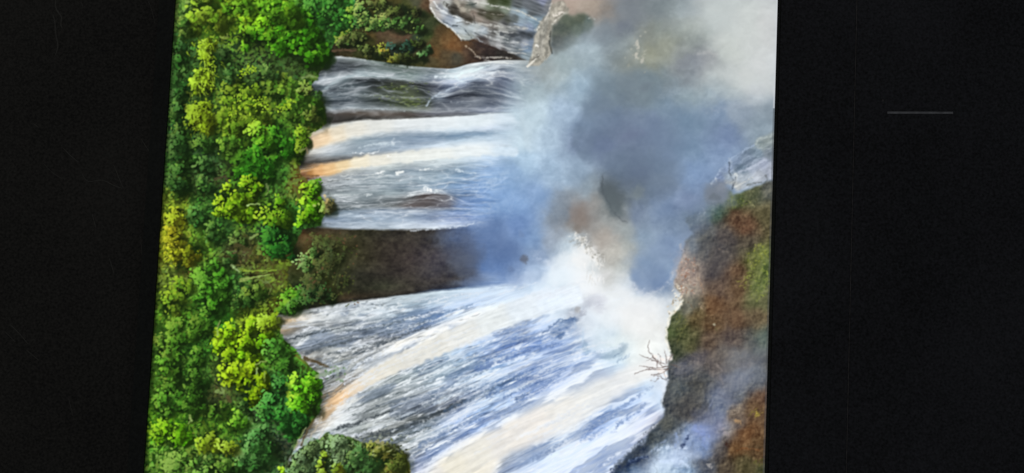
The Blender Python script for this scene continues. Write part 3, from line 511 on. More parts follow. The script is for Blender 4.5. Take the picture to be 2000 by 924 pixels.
# dark slots in the smooth lower fall
for k, (p, w, c, a) in enumerate([([(1060, 652), (1090, 628), (1120, 622)], 5, '46669a', .7), ([(1085, 664), (1094, 640), (1112, 634)], 5, '4a6a9c', .7),
      ([(1030, 668), (1050, 660), (1080, 650)], 6, '6c8ec4', .5), ([(930, 722), (990, 700), (1040, 682), (1090, 672)], 13, '5878b4', .55),
      ([(950, 775), (1000, 742), (1040, 722)], 8, '4f70a8', .65), ([(985, 778), (1020, 758), (1060, 742)], 6, '4868a2', .6), ([(1012, 780), (1032, 770)], 9, '4c6a9c', .7),
      ([(1040, 760), (1085, 738), (1100, 720)], 10, '6080b8', .5), ([(1185, 815), (1225, 790), (1255, 768)], 12, '7c98c8', .6), ([(1205, 830), (1240, 808), (1262, 790)], 6, '6c8abf', .6),
      ([(1140, 858), (1165, 850), (1180, 838)], 14, '7a9ad2', .6), ([(1040, 895), (1075, 880), (1100, 866)], 9, '7c94bc', .7), ([(1100, 866), (1125, 855)], 4, '7890b8', .5),
      ([(1155, 835), (1180, 815)], 5, '6c88b4', .7), ([(1195, 846), (1212, 832)], 4, '6482b8', .7), ([(1230, 735), (1260, 722)], 4, 'a0b0c8', .6), ([(1236, 742), (1250, 737)], 4, '9cb0cc', .5),
      ([(1262, 762), (1275, 755)], 4, '94aace', .6), ([(1055, 835), (1056, 828)], 3, '9c9890', .8), ([(1092, 815), (1130, 795)], 4, 'c8c8c4', .5), ([(1130, 780), (1170, 765)], 4, 'd0d0cc', .5),
      ([(1160, 730), (1175, 722)], 3, 'b0bcc4', .6), ([(1205, 708), (1228, 692)], 5, '8ea8c6', .7)]):
    stroke(p, w, c, a, soft=2.4, w2=w*.5, jag=6, seed=30+k)
# the thick cream rope of the widest fall and the pale sheet below it
ROPE = [(620, 810), (638, 787), (655, 771), (678, 753), (737, 712), (796, 682), (844, 660), (899, 633), (978, 595), (1072, 566), (1130, 556), (1142, 590), (1112, 602), (1013, 629), (954, 653),
        (895, 680), (836, 704), (781, 727), (729, 749), (678, 781), (650, 805), (630, 822)]
def sheet_of(pts, cf, soft, wob, seed, amp_, alpha):
    mk = poly_mask(pts, soft=soft, wob=wob, wscale=11, seed=seed)
    t_ = .6*s1+.5*s2+.5*(fbm(XX/11, YY/9, seed+40, 3)-.5)
    over(np.clip(field(cf, soft=12, warp=4, seed=seed)+(t_*amp_)[..., None], 0, 1), mk*alpha)
sheet_of(ROPE, "622,812,a48c68 640,798,c8a880 655,783,ecc08c 668,774,f0c898 690,757,e8d4b8 720,738,e2dac8 760,712,dedacc 800,692,dcdad0 845,675,dedcd2 900,650,dedfda 960,622,dce2e2 1020,600,d8e2ea 1080,582,d8e4f0 1130,574,dce6f0", 2.0, 5, 501, .13, .92)
sheet_of([(598, 290), (608, 272), (640, 252), (680, 241), (740, 236), (800, 233), (900, 228), (1000, 222), (1012, 240), (900, 249), (800, 255), (740, 259), (690, 267), (650, 278), (620, 288)],
         "606,282,d0b088 618,278,e2c298 634,268,ecca9c 655,258,e4d6ba 690,250,dedacc 740,246,d8dad4 800,243,d4dadc 860,240,d6dee2 930,236,d2dee4 1000,231,c6d6e2", 2.6, 5, 521, .12, .75)
sheet_of([(596, 338), (640, 319), (680, 311), (720, 304), (760, 299), (800, 295), (850, 291), (900, 288), (960, 286), (1012, 290), (1010, 306), (950, 304), (900, 308), (850, 311), (800, 316), (760, 321), (720, 326), (680, 331), (640, 341), (605, 347)],
         "600,340,b07a40 620,333,eab272 642,328,eebf80 665,322,e8cc98 700,316,e6dcc0 740,311,e0dccc 790,306,dee0d8 850,301,dde1dc 920,297,d8e0e2 1000,298,c4d6e4", 1.8, 6, 531, .12, .88)
SHEET = [(838, 930), (860, 900), (893, 878), (959, 842), (1048, 800), (1130, 763), (1200, 728), (1290, 695), (1305, 722), (1240, 752), (1180, 795), (1120, 835), (1040, 868), (985, 890), (960, 925), (930, 960), (880, 1010), (820, 1060)]
sheet_of(SHEET, "850,925,dcd6cc 880,905,e8e0ca 930,880,e8e2d2 980,865,e6e0d6 1050,830,e6e0d8 1100,812,e2e0da 1160,775,e4e4e0 1230,735,e6e6e4 1290,712,e6e4e2 880,980,dad8d0", 5, 6, 511, .10, .8)
for k, (p, w, c, a) in enumerate([([(556, 664), (620, 650), (690, 636)], 5, '3e484e', .8), ([(598, 690), (660, 672), (740, 653)], 4, '465056', .7), ([(640, 692), (700, 678), (780, 660)], 4, '4c565a', .7), ([(738, 674), (800, 650), (842, 638)], 6, '48525c', .7),
      ([(690, 646), (760, 634), (810, 618)], 4, '56626a', .7), ([(610, 676), (660, 664), (690, 656)], 3, '454e54', .7), ([(580, 655), (640, 640), (700, 628)], 3, '5a666c', .6), ([(820, 628), (870, 612), (920, 596)], 7, '6484ac', .5), ([(760, 655), (800, 642), (830, 630)], 4, '4a5660', .6),
      ([(650, 700), (700, 690), (740, 682)], 3, '50585c', .6), ([(620, 714), (660, 706), (700, 697)], 3, '606864', .6), ([(660, 836), (682, 832), (720, 818), (772, 799)], 7, '3c444a', .8), ([(700, 852), (760, 846), (820, 822), (870, 802), (905, 782)], 13, '3a434a', .75),
      ([(870, 802), (920, 778), (970, 755), (1010, 735)], 8, '48607f', .6), ([(760, 862), (800, 850), (840, 834)], 5, '46504e', .6), ([(690, 812), (730, 800), (770, 786)], 3, '505a5e', .6), ([(740, 782), (800, 762), (850, 744)], 4, '5a686e', .5), ([(840, 768), (900, 746), (950, 724)], 4, '506c8c', .5),
      ([(680, 800), (720, 784), (760, 768)], 3, '5a6468', .6), ([(700, 770), (760, 748), (820, 728)], 3, '68747a', .5), ([(820, 870), (880, 842), (940, 812)], 8, '54709c', .5), ([(560, 690), (590, 682)], 3, '3c4446', .6), ([(606, 742), (640, 738), (668, 730)], 9, '3a3e3c', .75)]):
    stroke(p, w, c, a, soft=1.8, w2=w*.5, jag=4, seed=560+k, brk=.5)
for k, (p, w, c, a) in enumerate([([(640, 826), (655, 806), (680, 790), (710, 775)], 4, 'dcdcd8', .7), ([(650, 832), (680, 812), (720, 792), (760, 775)], 3, 'ced4d4', .6), ([(680, 822), (720, 808), (780, 786), (830, 770)], 4, 'c4ccd0', .6), ([(720, 838), (780, 815), (830, 795), (880, 772)], 6, 'b8c2c8', .6),
      ([(850, 790), (900, 765), (950, 740), (985, 730)], 6, 'ccdcec', .6), ([(890, 740), (930, 728), (980, 722)], 4, 'd4e2ee', .7), ([(900, 775), (950, 748), (1010, 722)], 5, 'c0d4ec', .6), ([(800, 735), (840, 722), (880, 708)], 4, 'b8c8d4', .6), ([(560, 680), (600, 664), (650, 652)], 3, 'b4bcc0', .6),
      ([(590, 700), (640, 686), (700, 672)], 4, 'b8bcb8', .6), ([(610, 728), (660, 718), (720, 702), (760, 690)], 6, 'c0c2ba', .6), ([(800, 640), (840, 626), (860, 622)], 4, 'd4dee8', .7), ([(790, 622), (830, 618), (846, 612)], 3, 'd0dce8', .7), ([(640, 650), (700, 636), (770, 622)], 3, 'b4bec4', .6),
      ([(870, 720), (884, 712)], 5, 'dce8f0', .7), ([(905, 715), (925, 705)], 5, 'd4e2f0', .6), ([(790, 750), (802, 742)], 6, 'e0e8ec', .8), ([(830, 738), (842, 730)], 5, 'd8e2ea', .7), ([(770, 800), (790, 790)], 4, 'dce2e6', .6), ([(820, 790), (850, 780)], 4, 'd0d8e0', .7),
      ([(860, 830), (900, 812), (930, 800)], 5, 'c4d4ec', .6), ([(880, 820), (904, 806)], 4, 'dce4f2', .7), ([(800, 862), (850, 846), (884, 830)], 5, 'a8b8c4', .6), ([(940, 790), (1000, 764), (1040, 748)], 9, 'bcd4ee', .5)]):
    stroke(p, w, c, a, soft=1.6, w2=w*.6, jag=4, seed=600+k, brk=.6)
# bright ropes and lips
for k, (p, w, c, a) in enumerate([([(700, 288), (730, 281), (770, 283)], 4, 'c4d4dc', .6), ([(690, 300), (720, 300), (740, 296)], 3, 'e8ecec', .8), ([(755, 306), (765, 304)], 5, 'f0f0ea', .8),
      ([(735, 338), (750, 335)], 5, 'eef0ee', .8), ([(774, 339), (788, 336)], 6, 'f0f2ee', .8), ([(820, 332), (845, 330)], 5, 'e0e6e6', .7), ([(832, 368), (842, 373)], 9, 'f2f4f2', .85),
      ([(850, 374), (862, 372)], 6, 'd0dade', .7), ([(718, 380), (726, 380)], 6, 'd8e0e2', .6), ([(790, 384), (812, 378)], 4, 'd4dcde', .7), ([(820, 348), (828, 348)], 5, 'd4dee2', .7),
      ([(880, 331), (930, 339)], 5, 'c8d8e4', .7), ([(665, 344), (750, 340)], 3, 'd4d8d4', .6), ([(640, 352), (700, 350), (760, 343)], 3, 'd0d6d6', .6), ([(640, 383), (720, 380)], 2.5, 'c8d0d0', .6),
      ([(640, 366), (690, 362)], 2, '5a646a', .6), ([(636, 375), (700, 372)], 2, '606a70', .6), ([(640, 412), (690, 408)], 2, '2e3436', .7), ([(640, 354), (680, 350)], 2, '585e60', .6),
      ([(795, 450), (850, 447), (895, 443), (925, 437)], 3, 'd8e4f0', .7), ([(735, 415), (745, 415)], 4, 'c8d8e8', .6),
      ([(920, 390), (990, 347)], 5, 'aac6ec', .4), ([(770, 270), (765, 280), (780, 276)], 3, 'd4dee4', .7)]):
    stroke(p, w, c, a, soft=1.3, w2=w*.6, jag=3, seed=70+k)
# torn flecks on the lower fall
for k in range(520):
    x = RNG.uniform(570, 1180); i = RNG.integers(38, n_rows-6); f = RNG.random()
    jx = int(np.clip(x-OX, 1, PW-30)); y = YR[i, jx]*(1-f)+YR[i+1, jx]*f
    sl = float(SLOPE[min(PH-1, max(0, int(y-OY))), jx])
    if YR[i+1, jx]-YR[i, jx] < 4: continue
    fade = 1-smooth(860, 1150, np.float32(x))
    if RNG.random() > .25+.75*fade: continue
    ln = RNG.uniform(5, 20); w = RNG.uniform(1.5, 4.2)
    lig = RNG.random() < .62
    c = np.array([.86, .89, .91], np.float32)*RNG.uniform(.86, 1.04) if lig else np.array([.28, .34, .40], np.float32)*RNG.uniform(.8, 1.3)
    if not lig and WAT[int(y-OY), jx].mean() > .66: continue
    if not lig and x > 850: c = c*np.array([1.05, 1.2, 1.5], np.float32)
    bend = RNG.uniform(-2.5, 2.5)
    stroke([(x, y), (x+ln*.5, y+sl*ln*.5+bend), (x+ln, y+sl*ln-bend*.4)], w, c, RNG.uniform(.3, .75)*(.45+.55*fade), soft=1.1, w2=w*.3, jag=3, seed=k)
def follow(x, y, n, d, sway):
    p = [(x, y)]; ph = RNG.uniform(0, 6.28)
    for i in range(n):
        ix = int(np.clip(x-OX, 0, PW-1)); iy = int(np.clip(y-OY, 0, PH-1)); sl = float(SLOPE[iy, ix])
        x += d; y += d*sl+sway*math.sin(ph+i*.9); p.append((x, y))
    return p
for k in range(210):
    x = RNG.uniform(570, 1150); jx = int(x-OX); f = RNG.random()
    y0 = YR[37, jx]+4; y1 = min(1000, 915+(x-850)*-.1) if x > 800 else YR[min(n_rows-1, 58), jx]
    y = y0+(y1-y0)*f
    if y > 1040: continue
    inside = max(IMG[int(y-OY), jx].mean(), IMG[min(PH-1, int(y-OY)-6), min(PW-1, jx+35)].mean()); pth = follow(x, y, RNG.integers(4, 9), RNG.uniform(9, 15), RNG.uniform(.3, 1.8))
    fr = float(smooth(820, 1000, np.float32(x)))
    if k % 3: stroke(pth, RNG.uniform(2, 5.5), np.array([.86, .89, .93], np.float32)*RNG.uniform(.93, 1.05), RNG.uniform(.35, .75), soft=1.3+1.2*fr, w2=1.0, jag=5, seed=800+k, brk=.5)
    elif inside < .70: stroke(pth, RNG.uniform(2, 5), np.array([.25+.10*fr, .30+.17*fr, .34+.32*fr], np.float32), RNG.uniform(.35, .7), soft=1.4+1.2*fr, w2=.8, jag=5, seed=800+k, brk=.5)
# crinkled top of the left-hand lower fall
for k in range(46):
    x = RNG.uniform(610, 790); jx = int(x-OX); y = YR[37, jx]+RNG.uniform(-1, 24)
    a = RNG.uniform(-.9, .9); l = RNG.uniform(4, 10)
    stroke([(x, y), (x+l*math.cos(a), y+l*math.sin(a))], 3.2, 'd8dfe2' if k % 3 else '7c868c', .6, 1.1, w2=1, jag=2, seed=400+k)

# ---- 3. soil bank and the thin upper fall ----------------------------------
SOIL = """
640,0,2c3a24 700,0,3a3a1c 730,10,484018 770,10,4c421e 800,15,4a4a22 830,25,3c4622 790,25,3a4a24 850,45,3a3e26 815,5,54503c 830,10,6a4834 835,18,5a3c2c
700,60,3c3a1c 720,70,56401f 745,68,5f4632 775,70,6a4a36 795,70,6c4a38 805,82,3c3426 770,85,6a543e 745,82,4e3c26 720,85,3c3a18 700,90,3a3e1a 670,75,3a4018
655,95,3c3020 680,98,403422 700,105,3a3a1c 730,105,3c3c1c 775,95,26322a 810,75,304630 835,70,3e4a22 850,80,60482a 870,78,7a5230 880,88,8a5630 895,95,83512e
910,98,5c4034 850,100,6c4828 870,105,5c4630 890,110,4a4238 840,115,54442c 860,60,5a4026 840,50,40482a 905,88,70492e 820,122,4c4626 925,100,443028 950,108,3a2c2a 985,106,362e2c
940,95,483430 700,-60,3a4020 800,-80,3c3c20 860,-40,383024 640,-80,2a3c22
"""
soil = field(SOIL, soft=9, warp=5, seed=41)
soil = soil*np.array([.90, .98, .95], np.float32)
soil = soil+((fbm(XX/7, YY/6, 241, 4)-.5)*.13)[..., None]*np.array([1.1, 1, .7], np.float32)
soil_m = smooth(-1.5, 1.5, top_edge-YY)*(1-smooth(1000, 1060, XX))
over(soil, soil_m)
UP = """
842,0,c8b8a8 850,5,b8b4b0 845,18,a8a49c 852,28,b4b0ac 858,15,8a8e96 870,8,b0b4b0 866,22,b4bcc4 880,35,94a0b0 878,48,a8b4c0 895,40,b8c4cc 890,58,a4b0b8 905,62,b0bcc0 900,75,a8aca4
920,55,a8b4b8 915,72,98a09c 930,52,b0b8b8 942,58,a0acb4 890,15,3e3a34 885,25,45423a 905,28,50483e 915,38,484238 900,10,6a6258 898,5,a09c90 905,20,a8a090 915,15,7c7c70 925,25,8a7c70
935,38,94887c 950,45,847c74 965,50,7c7872 940,25,484438 955,30,40402e 975,30,4a4a3a 990,40,4c5048 1005,35,545c5c 930,3,c8c4bc 945,5,b8bab0 925,7,545c58 955,10,7a8470 985,16,8a9686 1005,22,98a8b0
960,3,364022 985,6,3c4a2c 1010,8,585e60 1030,8,646a70 1050,15,60666c 1040,28,5a6064 1060,3,8088a0 1070,10,787c80 1020,28,98aebc 1040,38,8ca4b4 1050,48,7890a0 1020,48,889cac 1000,50,6c747a 985,47,4c4e50
980,52,b0b2ac 1000,55,a0a4a2 1020,56,888e96 1035,55,8494ac 965,62,5c5c5a 985,60,9a9c98 1000,66,4c5054 1020,66,3c424a 1035,68,424a52 975,72,a8acac 990,78,60686c 1010,77,5c646c 1005,86,a8aeb4 1025,86,a4acb8 1040,84,7c8ca0
960,82,8a8c8c 975,88,a8aaac 990,95,7c848a 1010,97,68747c 1030,95,7088a0 950,88,524844 940,80,4c4442 960,98,4a3a36 985,100,4a4240 1005,106,60666a 1030,108,8898a0 930,88,58483e 1000,103,8c9498
900,-40,6a6660 960,-50,444a34 1030,-50,5c6266 850,-40,a09890 880,-70,4a463c
"""
up = field(UP, soft=6, warp=3, seed=51, step=2)
upn = (fbm((XX+YY*.5)/34, (YY-XX*.32)/3.2, 261, 4, .6)-.5)
up = up+(upn*.24)[..., None]
up_m = poly_mask([(838, -140), (838, 2), (840, 18), (851, 33), (862, 44), (878, 55), (892, 67), (900, 79), (903, 76), (907, 79), (916, 79), (926, 76), (935, 82), (950, 88), (962, 91), (980, 97),
                  (1000, 104), (1030, 118), (1060, 110), (1076, 20), (1082, -140)], soft=1.0, wob=2, wscale=14, seed=8)
over(up, up_m)
for k, (p, w, c, a) in enumerate([([(847, 2), (856, 16), (872, 26), (890, 33), (908, 42), (924, 48)], 3, 'd8dcdc', .8), ([(841, 16), (850, 32), (865, 44), (882, 58), (895, 70), (901, 79)], 3.2, 'dcdcd4', .85),
      ([(848, 30), (860, 44), (880, 58), (897, 72)], 2, '2c2e2a', .0), ([(857, 40), (868, 40)], 2, '5a626c', .5), ([(866, 42), (884, 51), (899, 50), (908, 58), (916, 66), (921, 74)], 2.2, '4a545c', .75),
      ([(884, 50), (893, 50)], 3, '40484e', .7), ([(893, 44), (904, 42), (914, 40)], 2, '6a6a66', .6), ([(875, 12), (892, 22), (900, 30), (912, 36)], 9, '3c3832', .7), ([(868, 6), (880, 18), (885, 28)], 6, '34322c', .6),
      ([(888, 0), (896, 10), (906, 20), (916, 20)], 8, 'b0a898', .7), ([(902, 0), (930, 2), (944, 6), (970, 12), (995, 18), (1020, 24), (1040, 34), (1058, 44)], 4, 'c4c6be', .8),
      ([(1000, 22), (1025, 36), (1050, 50)], 3, '9cb4c4', .6), ([(912, 10), (930, 7)], 3, '3a423e', .7), ([(918, 18), (940, 24), (965, 27), (985, 29)], 3, 'a49e94', .6), ([(924, 26), (926, 38), (928, 46)], 2, '3c3834', .7),
      ([(936, 46), (960, 50), (1005, 53), (1030, 56)], 5, 'c0c0ba', .75), ([(952, 60), (980, 62), (1002, 63)], 3, 'b8bab8', .8), ([(925, 60), (940, 60), (952, 55)], 5, 'c4ccd0', .6),
      ([(966, 62), (976, 70), (992, 76)], 2.5, 'c0c4c0', .8), ([(956, 72), (968, 78), (990, 82), (1016, 83), (1034, 88)], 3.6, 'bcc0c0', .8), ([(960, 89), (978, 88), (990, 95), (1014, 97), (1030, 95)], 3, 'b8bab8', .75),
      ([(993, 102), (1012, 104), (1028, 106)], 2.6, 'c4c4be', .8), ([(924, 66), (938, 80), (948, 84)], 3, 'b4bec4', .7), ([(928, 64), (945, 74), (960, 80)], 2.2, '4a5056', .6), ([(940, 66), (958, 74)], 3, 'c8ccca', .7),
      ([(978, 66), (1000, 70), (1024, 66), (1038, 70)], 8, '3c4248', .7), ([(980, 84), (1000, 86), (1010, 88)], 3, '4c5458', .6), ([(900, 78), (920, 80), (940, 90), (970, 102), (985, 106)], 3, '2e2a28', .5),
      ([(1004, 46), (1040, 52)], 3, 'a4b8d0', .5), ([(910, 90), (921, 98), (929, 108), (940, 114)], 3.2, 'b8a890', .85), ([(929, 110), (945, 113), (975, 112), (1000, 114)], 4, 'c8c4b8', .7), ([(940, 108), (962, 108), (985, 107)], 3, '26221f', .7),
      ([(912, 96), (920, 108), (930, 116)], 2.5, '28221e', .5), ([(945, 118), (975, 122), (1000, 124)], 4, 'd4d8d4', .6)]):
    stroke(p, w, c, a, soft=1.1, w2=w*.7, jag=2, seed=120+k)
# second fall: bright threads
for k, (p, w, c, a) in enumerate([([(890, 150), (905, 142), (930, 136), (955, 128)], 4, 'def4f4', .75), ([(850, 150), (880, 149), (900, 150), (950, 146), (975, 138)], 5, 'dce8ee', .7),
      ([(832, 206), (845, 190), (862, 182), (885, 170), (910, 160)], 4, 'b8c8d8', .75), ([(620, 184), (640, 170), (660, 155), (690, 146)], 5, 'a8bac0', .6), ([(668, 214), (680, 208), (695, 212), (740, 213), (790, 216)], 3, 'b0bcc0', .7),
      ([(880, 200), (920, 197), (925, 195)], 2.5, 'a0a8b0', .6), ([(730, 186), (790, 190), (830, 193)], 2.5, '98a68c', .6), ([(640, 182), (690, 184), (730, 186)], 2, 'a4b2ba', .6), ([(660, 172), (690, 170)], 4, '8c9aa0', .6),
      ([(610, 190), (640, 186)], 2.5, '9caab4', .7), ([(615, 205), (640, 212), (655, 214)], 2.5, 'a4b0b8', .7), ([(650, 110), (690, 113), (716, 118)], 3, 'c4c8c8', .7), ([(890, 150), (896, 158), (910, 160)], 3, 'd0e4ee', .7)]):
    stroke(p, w, c, a, soft=1.4, w2=w*.6, jag=2.5, seed=170+k)

# ---- 4. boulder at the foot of the upper fall ------------------------------
collar = poly_mask([(1078, 8), (1100, 2), (1112, 18), (1110, 28), (1085, 48), (1076, 75), (1076, 108), (1052, 130), (1030, 128), (1040, 100), (1046, 70), (1052, 48), (1068, 28)], soft=1.5, wob=4, wscale=12, seed=17)
cn = fbm(XX/6, YY/9, 281, 3)
over(hx('a39e90')+((cn-.5)*.42)[..., None]*np.array([1, .97, .9], np.float32), collar*.9)
for k, (p, w, c) in enumerate([([(1030, 130), (1040, 122), (1052, 108)], 5, 'dcd8cc'), ([(1046, 58), (1052, 52)], 6, 'd8d6cc'), ([(1048, 88), (1052, 92)], 6, 'e0ddd4'), ([(1082, 30), (1098, 24), (1106, 26)], 7, 'dcd4c8'),
       ([(1080, 46), (1090, 36), (1102, 28)], 4, 'ddd8cc'), ([(1060, 78), (1058, 105)], 3, 'bab6aa'), ([(1072, 108), (1066, 118)], 4, 'b4b0a4'), ([(1076, 8), (1072, 26), (1062, 40)], 4, 'c8c4bc'), ([(1064, 46), (1062, 70)], 3, '74746c'), ([(1040, 118), (1056, 106)], 2, '605c54')]):
    stroke(p, w, c, .85, 1.2, w2=w*.6, jag=2, seed=210+k)
BOUL = [(1074, 62), (1080, 48), (1096, 36), (1112, 28), (1130, 26), (1148, 32), (1160, 42), (1159, 58), (1154, 72), (1130, 86), (1104, 98), (1080, 107), (1073, 96), (1071, 78)]
boul = poly_mask(BOUL, soft=3.0, wob=10, wscale=16, seed=19)
bcol = field("1080,60,586058 1090,80,4e5452 1080,100,3c4040 1110,40,5c6658 1130,60,5c6a60 1150,45,5c6c68 1110,80,5c6664 1140,72,74828a 1100,60,525c54 1130,32,646c5c", soft=8, warp=4, seed=61)
bcol = bcol+((fbm(XX/14, YY/11, 291, 5, .6)-.5)*.15)[..., None]*np.array([1.1, 1, .85], np.float32)
over(bcol, boul*(1-.62*smooth(-24, 24, (YY-75)+.45*(XX-1110))))
stroke([(1150, 36), (1156, 32), (1162, 38)], 3, 'b0b4b0', .6, 1.3)
stroke([(1075, 62), (1073, 85), (1078, 104)], 3, '343836', .7, 1.5)
B_ID = region(poly_mask(BOUL), 'pictured_boulder', 'dark grey-green boulder pictured in the spray at the top')

# ---- 5. right-hand cliff -----------------------------------------------------
CLF = """
1440,390,5a6a30 1400,410,46684a 1470,372,6c6c40 1500,362,6a665c 1400,382,7a8290 1360,420,56646a 1440,430,7a4a2c 1460,440,8a5030 1490,430,6a5a30 1420,460,5a4a48 1380,460,505458 1380,490,5a5a60
1400,500,5a4e50 1460,470,5a4838 1480,495,8a9030 1470,520,7a7c2c 1495,520,6a7a30 1480,560,7c8a34 1440,530,7a4a2c 1400,530,5a4c50 1410,560,6a4a3c 1440,570,8a5a30 1470,580,6c7434 1500,580,7a7440
1345,520,b08a78 1350,540,b89080 1345,570,b89a88 1345,600,88806c 1325,622,6a7040 1315,650,5a6a30 1335,640,5a5a28 1360,620,7a5a28 1400,600,8a5024 1440,620,80502c 1480,620,80603a 1400,640,7a4e28
1345,665,605a28 1322,688,4a5030 1380,670,704c34 1430,660,6a5048 1470,670,606060 1495,660,607060 1490,700,4c4a50 1440,700,787c80 1420,690,7a6c66 1460,730,7c8090 1440,760,6a6e80 1480,740,606470
1400,720,70605c 1360,700,6c6068 1340,720,686474 1330,760,606468 1360,760,56504c 1380,740,605c5c 1340,790,524c4c 1350,810,544a46 1380,800,58504c 1310,830,50504c 1280,860,404850 1250,890,2c3a58
1220,905,283a5c 1320,850,6c7a98 1300,880,a8c0e8 1330,890,b0c8f0 1350,850,8ca4d8 1370,840,8094d4 1375,870,6c8ccc 1340,920,98b8e8 1290,915,c8dcf8 1390,800,7a86a8 1400,780,70789a 1410,830,9a90a0
1430,820,80604c 1460,850,8a4c20 1480,800,80522c 1490,780,7a4a30 1440,880,80481c 1480,880,7a4c24 1400,880,60504c 1410,910,6a5038 1460,910,5c4c24 1490,910,505028 1380,910,5c5c6c 1240,920,6c88b8
1300,960,a8c0e8 1360,990,8098c8 1430,980,6a4c2c 1480,1000,545028 1250,1000,90b0e0 1355,480,6a6e74 1345,500,8c7c78 1370,400,7c8898
"""
clf = field(CLF, soft=17, warp=12, seed=91)
clf = clf*.97; clf = clf+(clf.mean(-1, keepdims=True)-clf)*.30; clf = clf*np.array([.95, 1, 1], np.float32)
cn1 = fbm(XX/13, YY/13, 301, 5, .6)-.5; cn2 = fbm(XX/4, YY/4, 311, 3)-.5
crk2 = (1-np.abs(2*fbm(XX/30+.9*fbm(XX/22, YY/22, 305), YY/30+.9*fbm(XX/22, YY/22, 307), 309, 4)-1)).clip(0, 1)**12
reddish = smooth(.05, .2, clf[..., 0]-clf[..., 2])
relief = fbm(XX/19, YY/19, 303, 5, .58); relief = (relief-np.roll(np.roll(relief, 3, 0), 3, 1))*1.5
clf = clf+(cn1*.16+cn2*.09*(.4+reddish)+relief*.24)[..., None]*np.array([1.1, 1, .75], np.float32)
clf = clf*(1-(crk2*.17)[..., None])
CLIFF = [(1530, 350), (1508, 352), (1490, 358), (1470, 366), (1450, 372), (1432, 378), (1420, 366), (1400, 362), (1382, 368), (1378, 384), (1384, 398), (1372, 408), (1356, 414), (1342, 424), (1344, 442), (1352, 456),
         (1338, 478), (1330, 500), (1326, 520), (1322, 540), (1318, 556), (1330, 575), (1334, 590), (1322, 606), (1309, 618), (1304, 640), (1304, 662), (1308, 682), (1316, 694), (1308, 710), (1306, 730),
         (1302, 752), (1296, 770), (1292, 790), (1298, 812), (1284, 828), (1268, 842), (1256, 862), (1244, 878), (1222, 894), (1204, 908), (1194, 922), (1186, 1080), (1540, 1080)]
clm = poly_mask(CLIFF, soft=2.0, wob=6, wscale=15, seed=23)
fuzz = poly_mask(CLIFF, soft=9, wob=9, wscale=24, seed=24)
upper = smooth(470, 400, YY)*smooth(1450, 1380, XX)
clm = clm*(1-upper)+fuzz*upper
over(clf, clm)
